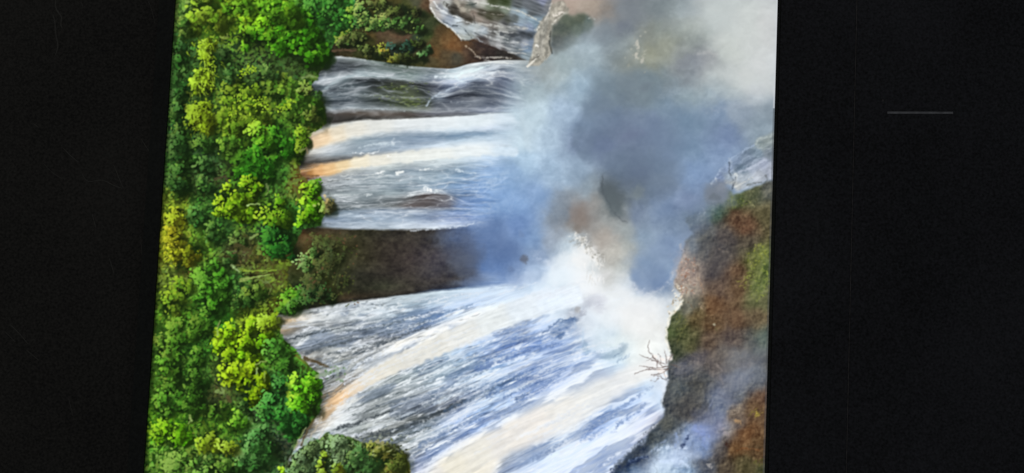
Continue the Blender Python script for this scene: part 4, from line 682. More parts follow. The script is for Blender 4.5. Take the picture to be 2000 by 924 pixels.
# its creamy rim, cracks, pale chips and sprigs
for k, (p, w, c, a) in enumerate([([(1334, 585), (1322, 604), (1308, 616), (1302, 640), (1301, 664), (1306, 684)], 3.5, 'eeeadc', .9), ([(1338, 500), (1326, 520), (1318, 556)], 8, 'ccbcb4', .55), ([(1322, 556), (1332, 574), (1326, 596)], 6, 'd8ccbc', .7),
      ([(1306, 690), (1316, 696)], 5, 'd8d0c8', .7), ([(1310, 692), (1306, 720), (1304, 745)], 2.5, '3c3838', .7), ([(1302, 745), (1294, 775), (1292, 795)], 3, 'dce2ec', .6), ([(1300, 775), (1296, 800)], 2, '54586a', .6),
      ([(1325, 640), (1316, 660), (1312, 690)], 2, '3c4020', .5), ([(1345, 630), (1330, 650), (1318, 678)], 2, '94884a', .5), ([(1345, 590), (1350, 600), (1363, 620)], 2, '6a4c34', .6), ([(1364, 545), (1370, 560), (1372, 572)], 4, 'c89c78', .6),
      ([(1368, 595), (1376, 606)], 6, 'b89c80', .7), ([(1362, 520), (1364, 545)], 3, '4c3c34', .5), ([(1334, 490), (1356, 492)], 2.5, '3c4048', .8), ([(1330, 480), (1336, 498)], 3, 'c8c0bc', .6), ([(1366, 415), (1362, 440)], 5, 'c0c8cc', .7), ([(1374, 408), (1376, 420)], 3, 'c4cac8', .6),
      ([(1345, 430), (1356, 428), (1360, 420)], 14, '505c64', .6), ([(1388, 452), (1396, 458)], 6, '8c8880', .6), ([(1404, 486), (1420, 494)], 3, '9a8878', .6), ([(1362, 480), (1376, 486)], 12, '44484c', .5), ([(1384, 490), (1378, 500)], 3, '8a8a8c', .6),
      ([(1468, 396), (1472, 404)], 4, 'b0aa74', .8), ([(1476, 390), (1478, 400)], 3, '3a3a24', .6), ([(1462, 392), (1468, 396)], 2.5, '8a8c54', .7), ([(1440, 486), (1450, 480)], 3, '3c3026', .5), ([(1488, 528), (1498, 530), (1496, 536)], 5, 'b0c040', .85),
      ([(1440, 550), (1452, 548), (1462, 538)], 4, 'a8ac40', .7), ([(1445, 560), (1456, 552)], 3, 'b8b848', .6), ([(1476, 588), (1484, 578)], 4, '9cac48', .7), ([(1470, 545), (1478, 535)], 3, '9cac44', .6), ([(1395, 634), (1397, 637)], 7, 'd0ceb0', .9), ([(1400, 642), (1402, 644)], 3, '4c6030', .6),
      ([(1350, 692), (1362, 698), (1364, 712)], 2.5, '8c8078', .5), ([(1358, 704), (1366, 712)], 4, 'a09890', .5), ([(1398, 712), (1410, 724)], 3.4, 'a89c94', .7), ([(1404, 710), (1412, 716)], 3, '38343a', .6), ([(1390, 730), (1408, 740), (1414, 752)], 10, '80746c', .5),
      ([(1384, 800), (1392, 782), (1396, 774)], 3, '98a0b8', .6), ([(1404, 770), (1420, 778), (1430, 776)], 3, '4a4e60', .6), ([(1422, 804), (1436, 800), (1444, 792), (1440, 806), (1428, 812)], 3, 'b8a890', .7), ([(1426, 796), (1434, 806)], 2.5, '34302c', .6),
      ([(1436, 822), (1446, 822), (1448, 828)], 5, 'c89c68', .75), ([(1476, 808), (1482, 812), (1476, 816)], 4, 'c8b440', .85), ([(1462, 812), (1470, 806), (1490, 800)], 3, '8a8030', .7), ([(1420, 850), (1410, 835), (1405, 825)], 5, 'a898a0', .5),
      ([(1418, 868), (1424, 872)], 8, '3c2018', .7), ([(1386, 908), (1390, 916)], 7, 'b0aca8', .8), ([(1440, 880), (1456, 876), (1492, 880)], 3, '9a5c30', .5), ([(1500, 790), (1470, 800)], 3, '5a3420', .5)]):
    stroke(p, w, c, a*.85, soft=1.6, w2=w*.4, jag=4.5, seed=240+k)
stroke([(1334, 588), (1322, 605), (1309, 616), (1303, 640), (1302, 664), (1308, 686)], 3.4, 'e8e4d4', .8, 1.4, w2=2, jag=3, brk=.2); stroke([(1304, 742), (1296, 772), (1291, 796)], 2.6, 'd8e0ec', .6, 1.4, jag=3, brk=.3)
# green sprays
for (x, y, rx, ry, c, n) in [(1480, 500, 22, 26, 'a0a83c', 50), (1478, 552, 26, 34, '98a844', 80), (1440, 395, 20, 12, '7a8838', 20), (1330, 640, 14, 26, '7a8040', 25), (1480, 805, 16, 8, 'a8983c', 12), (1485, 910, 14, 18, '68682c', 20)]:
    for k in range(n):
        a = RNG.uniform(0, 6.28); r = math.sqrt(RNG.random())
        dab(x+rx*r*math.cos(a), y+ry*r*math.sin(a), RNG.uniform(1.5, 4), RNG.uniform(.8, 1.8), RNG.uniform(0, 3), hx(c)*RNG.uniform(.7, 1.1), .4)
for (x, y, rx, ry, an, c, a) in [(1462, 712, 56, 36, -.3, '8d93a0', .4), (1425, 755, 40, 30, -.5, '80869c', .35), (1495, 680, 30, 26, 0, '7c8684', .3), (1350, 870, 44, 30, -.5, '9cb0dc', .35), (1300, 905, 60, 26, -.4, 'c4d6f2', .45), (1385, 830, 30, 34, .4, '8a98cc', .35),
      (1365, 420, 34, 40, 0, '7d92b2', .45), (1345, 470, 20, 30, 0, '8c9cb4', .35), (1400, 380, 34, 22, 0, '8492a8', .4), (1430, 590, 70, 50, 0, '6c5446', .25), (1400, 480, 40, 60, 0, '5e5856', .3), (1330, 520, 16, 36, 0, 'c0b0ac', .3), (1410, 690, 60, 30, 0, '6a5c58', .3)]:
    puff(x, y, rx, ry, an, hx(c), a)
# pool edge below the cliff
for k, (p, w, c, a) in enumerate([([(1196, 918), (1222, 908), (1246, 898), (1262, 892)], 9, '1c2c50', .75), ([(1206, 912), (1240, 882), (1262, 850), (1282, 834)], 16, '3c4650', .6), ([(1330, 876), (1336, 868), (1346, 850)], 6, '24345c', .8),
      ([(1228, 902), (1246, 894), (1262, 893)], 3, '8ca4cc', .6), ([(1280, 880), (1310, 872), (1340, 876)], 6, 'd4e4fc', .6), ([(1320, 850), (1324, 862), (1318, 872)], 6, '90a8d4', .7), ([(1290, 900), (1330, 900), (1345, 912)], 10, 'c8dcfa', .5),
      ([(1360, 836), (1380, 850), (1378, 870)], 16, '88a0e0', .45), ([(1270, 884), (1284, 870), (1300, 862)], 4, 'a4b8d8', .6), ([(1220, 890), (1240, 868), (1256, 846), (1280, 826)], 4, 'a8b4c8', .55), ([(1180, 908), (1192, 894), (1210, 884)], 5, 'dce6f6', .6)]):
    stroke(p, w, c, a, soft=2.2, w2=w*.7, jag=4, seed=300+k)
# pale water sliding in at the right edge, above the cliff
RW = [(1392, 362), (1398, 345), (1412, 328), (1428, 312), (1450, 295), (1470, 284), (1480, 270), (1496, 264), (1512, 256), (1530, 250), (1530, 352), (1500, 352), (1476, 362), (1440, 374), (1428, 360), (1410, 358)]
rwm = poly_mask(RW, soft=3, wob=3, wscale=14, seed=27)
rwc = field("1400,350,7c90b4 1420,330,8094b4 1440,310,7c90ac 1460,310,76889e 1480,300,768a9c 1500,300,7c8894 1500,270,98a4a4 1490,285,8c9a9c 1450,330,6c8094 1470,330,a4b0c4 1490,320,acb6cc 1505,330,a4acbc 1440,345,acb8c4 1460,350,a8b4c0 1480,345,b4bcc8 1430,360,b4b8b8 1425,345,9cacbc", soft=7, warp=4, seed=95)
rwc = rwc+((fbm((XX-YY*.5)/15+2*fbm(XX/12, YY/12, 325), (YY+XX*.55)/7, 321, 4, .62)-.5)*.26)[..., None]
over(rwc, rwm)
for k, (p, w, c, a) in enumerate([([(1390, 360), (1400, 342), (1416, 322), (1430, 308), (1450, 296), (1474, 282)], 3, 'a8bcd8', .8), ([(1476, 282), (1482, 270), (1498, 268), (1508, 266)], 4, 'b8c4c4', .7), ([(1484, 280), (1496, 270), (1510, 270)], 2, '70808a', .6),
      ([(1480, 290), (1495, 292), (1510, 289)], 3, 'a8b4b8', .7), ([(1424, 334), (1428, 320), (1424, 310)], 4, 'a8b8cc', .7), ([(1424, 318), (1425, 336), (1432, 352), (1430, 368)], 2.6, '4a5664', .8), ([(1430, 368), (1436, 352), (1438, 345)], 2.2, '454e58', .8),
      ([(1432, 336), (1460, 326), (1478, 316), (1490, 310)], 3, '60748a', .6), ([(1436, 366), (1452, 356), (1470, 348)], 3, 'dcdeda', .7), ([(1430, 344), (1438, 340), (1440, 350)], 4, 'd8dede', .8), ([(1444, 336), (1466, 328), (1494, 312)], 5, 'bcc6d8', .6),
      ([(1494, 342), (1498, 350), (1504, 354)], 2.5, '60666a', .7), ([(1390, 360), (1398, 356), (1398, 350)], 4, 'ccd4dc', .7), ([(1460, 360), (1480, 358), (1498, 354)], 2.5, '4c5250', .6), ([(1418, 356), (1428, 358)], 5, 'c8ccc8', .7), ([(1404, 344), (1404, 358)], 3, '6c7c94', .6)]):
    stroke(p, w, c, a, soft=1.6, w2=w*.6, jag=3, seed=340+k)
puff(1402, 374, 24, 19, 0, hx('76808f'), .85); puff(1408, 366, 10, 7, 0, hx('8a92a0'), .5); puff(1396, 385, 10, 6, .3, hx('646e78'), .5)
# bare twigs on the rim
TW = [[(1314, 692), (1300, 712), (1290, 708), (1278, 700), (1268, 688), (1265, 676), (1268, 666)], [(1306, 716), (1296, 716), (1284, 708), (1274, 694)], [(1304, 722), (1290, 730), (1272, 732)], [(1300, 716), (1280, 720), (1262, 716), (1250, 714)],
      [(1284, 708), (1272, 702), (1260, 698), (1248, 692)], [(1304, 720), (1282, 722), (1260, 722), (1240, 730)], [(1290, 708), (1290, 696), (1284, 690)], [(1302, 708), (1300, 696), (1298, 684)], [(1286, 738), (1278, 746), (1270, 742)],
      [(1298, 742), (1290, 736), (1276, 734)], [(1284, 716), (1286, 702)], [(1310, 712), (1328, 718)], [(1276, 698), (1262, 704)], [(1296, 728), (1300, 742)]]
for k, t in enumerate(TW): stroke(t, 2.2, '6a5650' if k % 2 else '7c6c68', .6, 1.0, w2=.9, jag=3, seed=360+k, brk=.35)
for (x, y, r) in [(1291, 724, 9), (1308, 700, 7), (1294, 702, 6), (1300, 734, 5), (1280, 696, 5)]: dab(x, y, r, r*.6, .4, hx('f0e4dc'), .6)
for t in TW[:6]: stroke(t, 1.3, '5c4a46', .4, .8, w2=.7)
# foam crest where the big fall lands, curls in the mid pool
for k in range(120):
    t = RNG.random(); x = 1124+48*t+RNG.normal(0, 5); y = 460+46*t**1.1+RNG.normal(0, 6)+14*max(0, t-.6)
    lig = RNG.random() < .62; a = RNG.uniform(0, 3.1); l = RNG.uniform(3, 8)
    stroke([(x, y), (x+l*math.cos(a), y+l*math.sin(a)+2)], 3.0, 'e6e4de' if lig else '9a988e', .5, 1.4, w2=1.4, jag=5, seed=500+k)
for k in range(34):
    x = RNG.normal(1160, 10); y = RNG.uniform(500, 545)
    stroke([(x, y), (x+RNG.normal(0, 3), y+RNG.uniform(5, 14))], 2.4, 'f2f0ee' if k % 3 else 'c4c2bc', .45, 1.3, w2=1, jag=2, seed=640+k)
for k in range(26):
    x = RNG.normal(1246, 10); y = RNG.normal(98, 16)
    dab(x, y, RNG.uniform(2, 4), RNG.uniform(1.5, 3), RNG.uniform(0, 3), hx('b4b4a6')*RNG.uniform(.85, 1.08), .3)
for (x, y, r) in [(1245, 84, 5), (1246, 92, 4), (1255, 119, 4), (1243, 108, 4)]: puff(x, y, r*.7, r*1.5, .2, hx('ccc8bc'), .6)
for k in range(40):
    t = RNG.random(); x = 1330-22*t+RNG.normal(0, 5); y = 560+55*t+RNG.normal(0, 5)
    dab(x, y, RNG.uniform(1.5, 4), RNG.uniform(1, 2.2), RNG.uniform(0, 3), hx(['e8e0d0', 'a89880', 'd8c8ac'][k % 3]), .55)
for k in range(60):
    x = RNG.uniform(1330, 1358); y = RNG.uniform(505, 575)
    dab(x, y, RNG.uniform(1.5, 4), RNG.uniform(1, 2), RNG.uniform(0, 3), hx(['c8a490', 'a07c6c', 'd4bcac', '9c6c54'][k % 4]), .5)
for k, (p, w, c, a) in enumerate([([(1122, 626), (1124, 640), (1112, 656), (1098, 664)], 3, 'a8c0de', .6), ([(1092, 636), (1100, 630), (1114, 626)], 2, '88a4cc', .7), ([(1086, 648), (1092, 640)], 2, '8ca8d0', .6), ([(1140, 640), (1138, 665), (1146, 690)], 5, 'b4cce4', .6),
      ([(1130, 660), (1122, 674)], 4, 'a8c0e0', .5), ([(1190, 690), (1200, 680), (1214, 672)], 3, 'c8d8e4', .6), ([(1200, 696), (1214, 688)], 2.5, '7490ae', .6), ([(1036, 664), (1044, 652)], 4, 'a8bee0', .7), ([(1000, 656), (1012, 652), (1010, 662)], 4, 'a8c0e0', .6)]):
    stroke(p, w, c, a, soft=1.4, w2=w*.6, jag=3, seed=700+k)

# regions of the picture that read as things of their own
def under(i): return YY > YR[i][None, :]
xg = XX < bx+4
W_TOP = up_m > .5
R_W2 = under(0) & ~under(9) & (XX < 1010) & LABW
R_W3 = under(10) & ~under(17) & (XX < 1000) & LABW
R_W3b = under(17) & ~under(21) & (XX < 1000) & LABW
R_W3c = under(21) & ~under(29) & (XX < 980) & LABW
R_CL = (under(29) & ~under(36) & (XX < 950)) | (under(9) & ~under(10) & (XX < 900))
R_W4 = under(36) & (YY < np.where(XX < 780, YR[43][None, :], YR[41][None, :])) & LABW
R_W5 = under(36) & LABW
region((soil_m > .5), 'pictured_soil_bank', 'brown mossy soil bank pictured between the trees and the upper falls')
region(W_TOP & (LAB != B_ID), 'pictured_waterfall', 'thin streaky waterfall pictured splitting over dark rock at the very top')
region(R_W2, 'pictured_waterfall', 'thin grey veil of water pictured sliding over dark mossy rock')
region(R_W5, 'pictured_waterfall', 'widest blue and white waterfall pictured fanning down to the lower right')
region(R_W4, 'pictured_waterfall', 'crinkled grey waterfall pictured just below the bare dark cliff')
region(R_W3, 'pictured_waterfall', 'smooth white waterfall pictured with a peach lip, upper of the close pair')
region(R_W3b, 'pictured_waterfall', 'white waterfall pictured with an orange lip, lower of the close pair')
region(R_W3c, 'pictured_waterfall', 'grey-blue veil waterfall pictured just above the bare dark cliff')
region(R_CL, 'pictured_cliff', 'bare dark brown cliff face pictured between the waterfalls')
region(clm > .5, 'pictured_cliff', 'red-brown and mossy cliff pictured at the right edge')
region((rwm > .5) & ~(clm > .5), 'pictured_waterfall', 'small pale waterfall pictured at the right edge above the cliff')
region(np.maximum.reduce([poly_mask([(1322, 480), (1366, 500), (1360, 560), (1334, 590), (1318, 560)])]), 'pictured_rock', 'pinkish pale rock pictured at the foot of the right cliff')

# ---- 6. forest -----------------------------------------------------------------
FX = np.interp(YY[:, 0], [-130, 0, 60, 75, 90, 110, 148, 160, 185, 200, 240, 262, 300, 320, 338, 352, 400, 440, 448, 480, 500, 545, 575, 605, 622, 640, 662, 700, 730, 800, 830, 860, 924, 1060],
               [700, 690, 690, 660, 648, 645, 622, 612, 604, 630, 640, 606, 596, 588, 585, 600, 636, 626, 592, 574, 572, 560, 580, 545, 540, 545, 552, 590, 622, 628, 604, 580, 556, 540]).astype(np.float32)[:, None]
FX = FX+10*(fbm(XX/16, YY/14, 401, 3)-.5)
fm = 1-smooth(-2, 2, XX-FX)
FD = """
350,20,34502a 420,30,3c5c1c 500,20,3e6014 560,70,2c5018 640,30,204628 690,30,28501f 340,150,1c3020 400,130,1c2c18 450,110,1e3020 500,120,222a22 560,125,24301e 350,230,1e3020 430,170,22381e 500,200,2a401a 580,200,2a4420 620,220,304018
360,290,162420 400,300,1c3020 460,280,2a461a 530,280,1e4a1c 590,290,2c3c18 340,340,1c301c 400,350,1e281c 440,345,242a20 490,330,184218 550,340,20401e 580,350,4c3a20 340,400,3c4a1a 400,400,224020 470,400,305014 500,430,1c2c20 560,430,1c3c20 600,400,24501a
340,480,54501a 390,470,304a1c 430,450,1e3820 470,490,2a2820 500,500,30301e 540,470,163c20 570,510,3a3a1a 350,540,34401e 400,560,244a1c 460,560,203820 500,580,28341c 540,540,46402a 570,580,24481a 600,560,2c4020
340,600,2a4818 420,610,1e4418 500,620,3c4a18 540,610,28260f 330,680,24401a 380,690,1c3c18 440,720,2c3c20 480,690,3c5c10 540,680,284a1c 570,720,30401c 330,760,284418 390,750,20381a 420,770,242a20 500,790,202c22 540,770,18402a 590,770,24501c
330,830,245014 400,820,24401a 450,820,26481a 500,870,1e4428 550,870,1c2428 580,840,1e3c20 600,830,34301c 330,900,244218 400,890,243818 450,900,1c2c18 520,920,1c3424 620,880,2e3c2c 660,890,2c3a28 700,880,2a3828 750,880,3c3c20 780,910,464024 580,910,20261c
"""
under_c = field(FD, soft=14, warp=6, seed=411)
shrub = poly_mask([(540, 1080), (560, 920), (572, 890), (590, 875), (604, 862), (625, 856), (640, 848), (668, 850), (690, 858), (712, 866), (730, 862), (752, 868), (770, 880), (792, 890), (800, 905), (798, 930), (810, 960), (830, 1080)], soft=1.2, wob=5, wscale=12, seed=29)
tot = np.maximum(fm, shrub)
nn = fbm(XX/9, YY/9, 421, 4)
over(np.clip(under_c*(.6+1.0*nn)[..., None], 0, 1), tot)
region(tot > .5, 'pictured_forest', 'dense mixed green forest pictured along the left edge')

LIGHT = (-.80, -.45)
def leaf_mass(ells, base, hi, n=None, size=3.0, sh=None, dark=.35, gap=.10, name=None, label=None, spread=1.0, ang=None, clus=13.0, veil=.72):
    """a crown: clusters of leaf dabs, lit from the pictured sky, with dark gaps left between"""
    base = hx(base); hi = hx(hi); sh = base*dark if sh is None else hx(sh)
    area = sum(math.pi*e[2]*e[3] for e in ells)
    nc = max(3, int(area/(clus*clus*1.35)))
    ax0 = min(e[0]-e[2] for e in ells); ax1 = max(e[0]+e[2] for e in ells); ay0 = min(e[1]-e[3] for e in ells); ay1 = max(e[1]+e[3] for e in ells)
    cx0, cy0 = (ax0+ax1)/2, (ay0+ay1)/2; rx0, ry0 = (ax1-ax0)/2, (ay1-ay0)/2
    w = np.array([e[2]*e[3] for e in ells], float); w /= w.sum()
    size = size*1.3; spread = spread*.95
    for e in ells: puff(e[0]+7, e[1]+6, e[2]*.95, e[3]*.95, 0, np.array([.045, .09, .035], np.float32), veil)
    cs = []
    for _ in range(nc):
        e = ells[RNG.choice(len(ells), p=w)]; a = RNG.uniform(0, 6.283); r = math.sqrt(RNG.random())*spread
        cs.append((e[0]+e[2]*r*math.cos(a), e[1]+e[3]*r*math.sin(a)))
    cs.sort(key=lambda c: -(c[0]*LIGHT[0]+c[1]*LIGHT[1])*1.0+RNG.normal(0, 16), reverse=True)
    for (cx, cy) in cs:
        g = .50+.46*(((cx-cx0)/rx0)*LIGHT[0]+((cy-cy0)/ry0)*LIGHT[1])+RNG.normal(0, .10)
        rc = clus*RNG.uniform(.7, 1.25)
        dab(cx+rc*.35, cy+rc*.3, rc*.95, rc*.75, RNG.uniform(0, 3), sh*RNG.uniform(.7, 1.2), .62*veil/.72)
        tint = 1+RNG.normal(0, .04, 3).astype(np.float32)
        m_ = int(rc*rc/(size*size)*1.9)
        offs = RNG.normal(0, .48, (m_, 2))*rc
        offs = offs[np.argsort(offs @ np.array(LIGHT))]
        for ox, oy in offs:
            t = g+.06+.56*(ox*LIGHT[0]+oy*LIGHT[1])/rc+RNG.normal(0, .11)
            if t < gap-.05: continue
            c = (sh+(base-sh)*min(1, max(0, t*2)) if t < .5 else base+(hi-base)*min(1.15, (t-.5)*2))*tint
            a_ = RNG.uniform(0, 3.14) if ang is None else RNG.normal(ang, .5)
            s = size*RNG.uniform(.6, 1.25)
            dab(cx+ox, cy+oy, s, s*RNG.uniform(.45, .8), a_, c, .85)
    if name:
        mk = np.zeros((PH, PW), bool)
        wx = XX+9*(fbm(XX/11, YY/11, 431, 3)-.5)*2; wy = YY+9*(fbm(XX/11+20, YY/11, 433, 3)-.5)*2
        for e in ells: mk |= ((wx-e[0])/(e[2]+4))**2+((wy-e[1])/(e[3]+4))**2 < 1
        region(mk & (tot > .3) | (mk & (XX < 660)), name, label)


# undergrowth first: many small leaves whose colour follows the picture
lf = field("""
350,20,6a8c50 420,30,7a9c30 500,20,78a428 640,40,3c8044 690,30,48904c 340,100,3c6c40 340,160,42703e 420,150,406838 500,150,4a6e40 560,140,3c5838 350,230,3c6840 430,190,648038 500,220,7a9838 580,200,5c8438 620,220,70843c
350,290,3c6838 400,310,3a5c44 460,290,5c8c30 540,280,3c8430 590,300,68802c 340,340,3c6438 400,350,445c3c 490,330,3c8028 550,340,3c6c34 590,345,8a6c40 340,400,7a8830 400,400,44783c 480,410,5c8c28 560,430,3c7c3c
340,480,a09830 390,480,5c8834 430,450,3c6c38 470,490,5c5844 500,510,6c6c3c 540,470,30783c 570,510,6c7830 350,540,70783c 400,560,4c8438 460,560,3c6c3c 500,580,586c34 560,540,7c7c38
340,600,5c8430 420,610,3c8430 500,620,8ca030 540,610,5c5c24 330,680,4c7c34 380,690,3c7830 440,720,5c7838 480,690,7c9c20 540,680,4c8838 330,760,4c7c34 390,750,3c6c34 420,770,4a5438 500,790,486850 540,770,3c8850 590,770,4c9434
330,830,5c9428 400,820,5c8830 450,820,5c9030 500,870,4c8858 550,870,40504c 590,840,3c7438 330,900,5c8840 400,890,60803c 450,900,3c6030 520,915,4a7050 620,880,74907c 660,890,6c8c6c 700,880,64845c 750,880,8c8c50 780,910,9c9450
""", soft=12, warp=5, seed=441)
cnt = 0
while cnt < 21000:
    x = RNG.uniform(275, 800); y = RNG.uniform(-125, 1050)
    ix, iy = int(x-OX), int(y-OY)
    if tot[iy, ix] < .5: continue
    cnt += 1
    dens = fbm(np.array([[x/13]]), np.array([[y/13]]), 451, 3)[0, 0]
    b = dens*1.8-.04+RNG.normal(0, .09)
    if b < .36: continue
    c = lf[iy, ix]*min(1.3, .38+.76*b)*(1+RNG.normal(0, .07, 3).astype(np.float32))
    s = RNG.uniform(2.4, 5.2)
    dab(x, y, s, s*RNG.uniform(.36, .7), RNG.uniform(0, 3.14), c, .72)

T = 'pictured_tree'
leaf_mass([(650, 28, 46, 34), (610, 10, 30, 22)], '347a38', '58a050', size=2.8, name=T, label='bluish green tree pictured at the top edge beside the soil bank')
leaf_mass([(400, 18, 34, 32), (430, 45, 24, 20), (372, 50, 18, 18)], '6c8c2c', 'a8c048', size=3, name=T, label='olive green tree pictured in the top left corner')
leaf_mass([(560, 60, 58, 44), (605, 95, 34, 38), (500, 70, 32, 28), (520, 22, 36, 22), (624, 110, 20, 22)], '3f8e1c', '80c838', size=3.2, dark=.28, name=T, label='broad bright green tree pictured near the top, largest of the bright trees')
leaf_mass([(498, 32, 22, 14), (575, 40, 22, 12), (478, 70, 12, 14)], '6cae20', 'a4e03c', size=3)
leaf_mass([(580, 200, 46, 40), (615, 225, 22, 24), (540, 170, 30, 20)], '4a7c2e', '84a848', size=3, name=T, label='dull olive tree pictured beside the grey veil of water')
leaf_mass([(470, 190, 40, 40), (500, 250, 40, 34), (445, 240, 28, 24)], '567c24', '8ca83c', size=3, name=T, label='olive tree with yellow tips pictured right of the yellow vine tree')
leaf_mass([(520, 285, 34, 30), (570, 285, 26, 26)], '2f7420', '5ca838', size=3)
leaf_mass([(500, 335, 42, 24), (480, 315, 24, 20)], '2c7420', '4c9830', size=3)
for (x, y, rx, ry, b_, h_) in [(358, 55, 16, 20, '466c34', '7c9c58'), (352, 120, 16, 22, '3c6a38', '70a060'), (362, 165, 16, 20, '365e34', '64905c'), (345, 215, 14, 24, '3a6634', '6c9858'), (352, 262, 18, 20, '3c6a30', '74a054'), (398, 285, 26, 18, '34602c', '64944c'),
      (440, 285, 22, 18, '4c8030', '84b04c'), (360, 315, 24, 18, '34602e', '6c9854'), (400, 325, 20, 16, '2f5a34', '5c8c54'), (350, 365, 20, 18, '4a7430', '8ca44c'), (395, 365, 22, 18, '2c5630', '5c8850'), (388, 425, 20, 18, '34683a', '68a05c'), (415, 455, 22, 18, '3a6c34', '6c9c50'),
      (430, 110, 12, 18, '365a34', '5c8454'), (455, 145, 20, 14, '3c6438', '70945c'), (520, 145, 26, 12, '40623a', '74945c'), (440, 505, 16, 14, '3c6434', '6c9454'), (475, 590, 22, 22, '34602e', '6c9850'), (500, 570, 20, 14, '40642c', '7c9450'), (465, 470, 16, 14, '445c34', '78905c'),
      (350, 640, 22, 20, '427a28', '84b048'), (320, 670, 18, 24, '4a7c30', '88ac54'), (378, 700, 24, 22, '3c7028', '78a44c'), (330, 740, 20, 22, '447a2c', '80a84c'), (385, 750, 22, 20, '3a6e2c', '70a04c'), (425, 800, 22, 18, '44782c', '84a84c'), (310, 790, 16, 24, '447c28', '84b04c'), (475, 790, 18, 16, '3c6434', '74985c'),
      (330, 900, 26, 20, '4a7c34', '8cac60'), (395, 905, 26, 16, '427038', '84a464'), (450, 915, 24, 14, '3c6c30', '78a050')]:
    leaf_mass([(x, y, rx, ry)], b_, h_, size=2.7, clus=10)
# yellow vines hanging over a pale tree
leaf_mass([(402, 105, 17, 26), (400, 145, 18, 24), (395, 170, 22, 14)], '7c9824', 'ccd850', size=2.8, dark=.3, name=T, label='thin pale yellow-green tree hung with vines pictured near the left edge')
for k in range(130):
    y = RNG.uniform(78, 182); x = 402+8*math.sin(y/17)+RNG.normal(0, 11)-.06*(y-120)
    a = RNG.normal(1.35, .6); l = RNG.uniform(5, 14)
    stroke([(x, y), (x+l*.5*math.cos(a)+RNG.normal(0, 1.5), y+l*.5*math.sin(a)), (x+l*math.cos(a), y+l*math.sin(a))], 2.2, ['c8dc40', 'a4c42c', 'dce060', '88a428'][k % 4], .8, .8, w2=1.1)
leaf_mass([(390, 215, 22, 30), (380, 240, 18, 20), (405, 245, 18, 18)], '86981f', 'c0c840', size=2.6, dark=.3, name=T, label='mustard yellow-green tree pictured below the vine tree')
for k in range(60):
    x = RNG.uniform(364, 410); y = RNG.uniform(195, 262); a = RNG.normal(1.4, .5); l = RNG.uniform(4, 10)
    stroke([(x, y), (x+l*math.cos(a), y+l*math.sin(a))], 2, ['c0cc44', 'a4b02c', '8c9c28'][k % 3], .6, .8, w2=1)
for pth in ([(445, 240), (455, 220), (470, 205), (490, 190)], [(480, 210), (500, 205), (515, 198), (518, 215)], [(495, 235), (500, 255), (515, 268)], [(540, 215), (560, 205), (566, 195)], [(465, 145), (485, 138), (494, 134)]):
    for k in range(46):
        t = RNG.random()*(len(pth)-1); i = int(t); f = t-i
        x = pth[i][0]*(1-f)+pth[i+1][0]*f+RNG.normal(0, 5); y = pth[i][1]*(1-f)+pth[i+1][1]*f+RNG.normal(0, 5)
        dab(x, y, RNG.uniform(1.8, 3.2), RNG.uniform(1.2, 2), RNG.uniform(0, 3), hx(['a8c034', '88a82c', 'c0d048', '6c9428'][k % 4]), .8)
leaf_mass([(505, 262, 14, 16), (520, 288, 18, 14)], '4c9c24', '94d448', size=2.8)
leaf_mass([(445, 388, 26, 28), (485, 375, 26, 26), (432, 405, 22, 18), (478, 405, 18, 24), (500, 358, 14, 12)], '6ea01c', 'b8d838', size=3, dark=.25, name=T, label='yellow-green tree pictured left of centre in the forest, above the brown slope')
leaf_mass([(535, 415, 28, 30), (545, 438, 20, 16)], '5c9a20', 'a0cc3c', size=3, dark=.25, name=T, label='bright leafy tree pictured between the yellow-green tree and the veil fall')
leaf_mass([(606, 385, 20, 30), (602, 425, 22, 22), (612, 362, 14, 12)], '58a818', 'a4dc40', size=2.9, dark=.3, name=T, label='vivid lime green bush pictured overhanging the grey-blue veil fall')
leaf_mass([(637, 400, 14, 22)], '8a9048', 'c0bc78', size=2.4)
leaf_mass([(545, 468, 34, 28), (560, 490, 20, 14)], '22682c', '44903c', size=2.8)
leaf_mass([(345, 420, 22, 18), (335, 475, 16, 34), (352, 500, 20, 26), (376, 490, 16, 22)], '8e8c20', 'd4c83c', size=2.8, dark=.32, name=T, label='golden yellow tree pictured at the left edge half way down')
for k in range(50):
    x = RNG.normal(328, 8); y = RNG.uniform(455, 520); a = RNG.uniform(0, 3.1)
    stroke([(x, y), (x+6*math.cos(a), y+6*math.sin(a))], 2.4, ['e0c838', 'c8b430', 'f0d850'][k % 3], .8, .8, w2=1.2)
leaf_mass([(410, 545, 34, 34), (408, 590, 36, 34)], '3f8228', '70b048', size=2.9, dark=.3, name=T, label='round mid green tree pictured below the golden tree')
leaf_mass([(335, 590, 26, 30), (352, 565, 22, 16)], '628a2a', '9cb43c', size=2.8)
leaf_mass([(606, 500, 12, 16), (596, 515, 12, 9), (616, 490, 9, 9)], '5a8c38', 'a0c468', size=2.6, dark=.4, name='pictured_bush', label='small pale green bush pictured alone on the brown slope')
leaf_mass([(575, 580, 26, 28), (560, 600, 20, 14)], '43821f', '78b440', size=2.8, dark=.3, name='pictured_bush', label='green bush pictured at the bottom of the brown slope by the crinkled fall')
leaf_mass([(610, 575, 20, 18), (640, 575, 14, 14)], '365c28', '587c38', size=2.4, gap=.3)
leaf_mass([(490, 655, 44, 26), (440, 672, 28, 30), (470, 690, 40, 18), (425, 660, 12, 16)], '74aa16', 'b8de30', size=3.1, dark=.28, name=T, label='large yellow-green tree pictured beside the orange lip of the crinkled fall')
leaf_mass([(450, 730, 30, 20), (488, 752, 32, 30), (500, 728, 22, 16)], '84ae14', 'c8de30', size=3.1, dark=.28, name=T, label='yellowest lime tree pictured just below the large yellow-green tree')
leaf_mass([(520, 632, 24, 10), (538, 622, 14, 10)], '90a82c', 'd0d858', size=2.7)
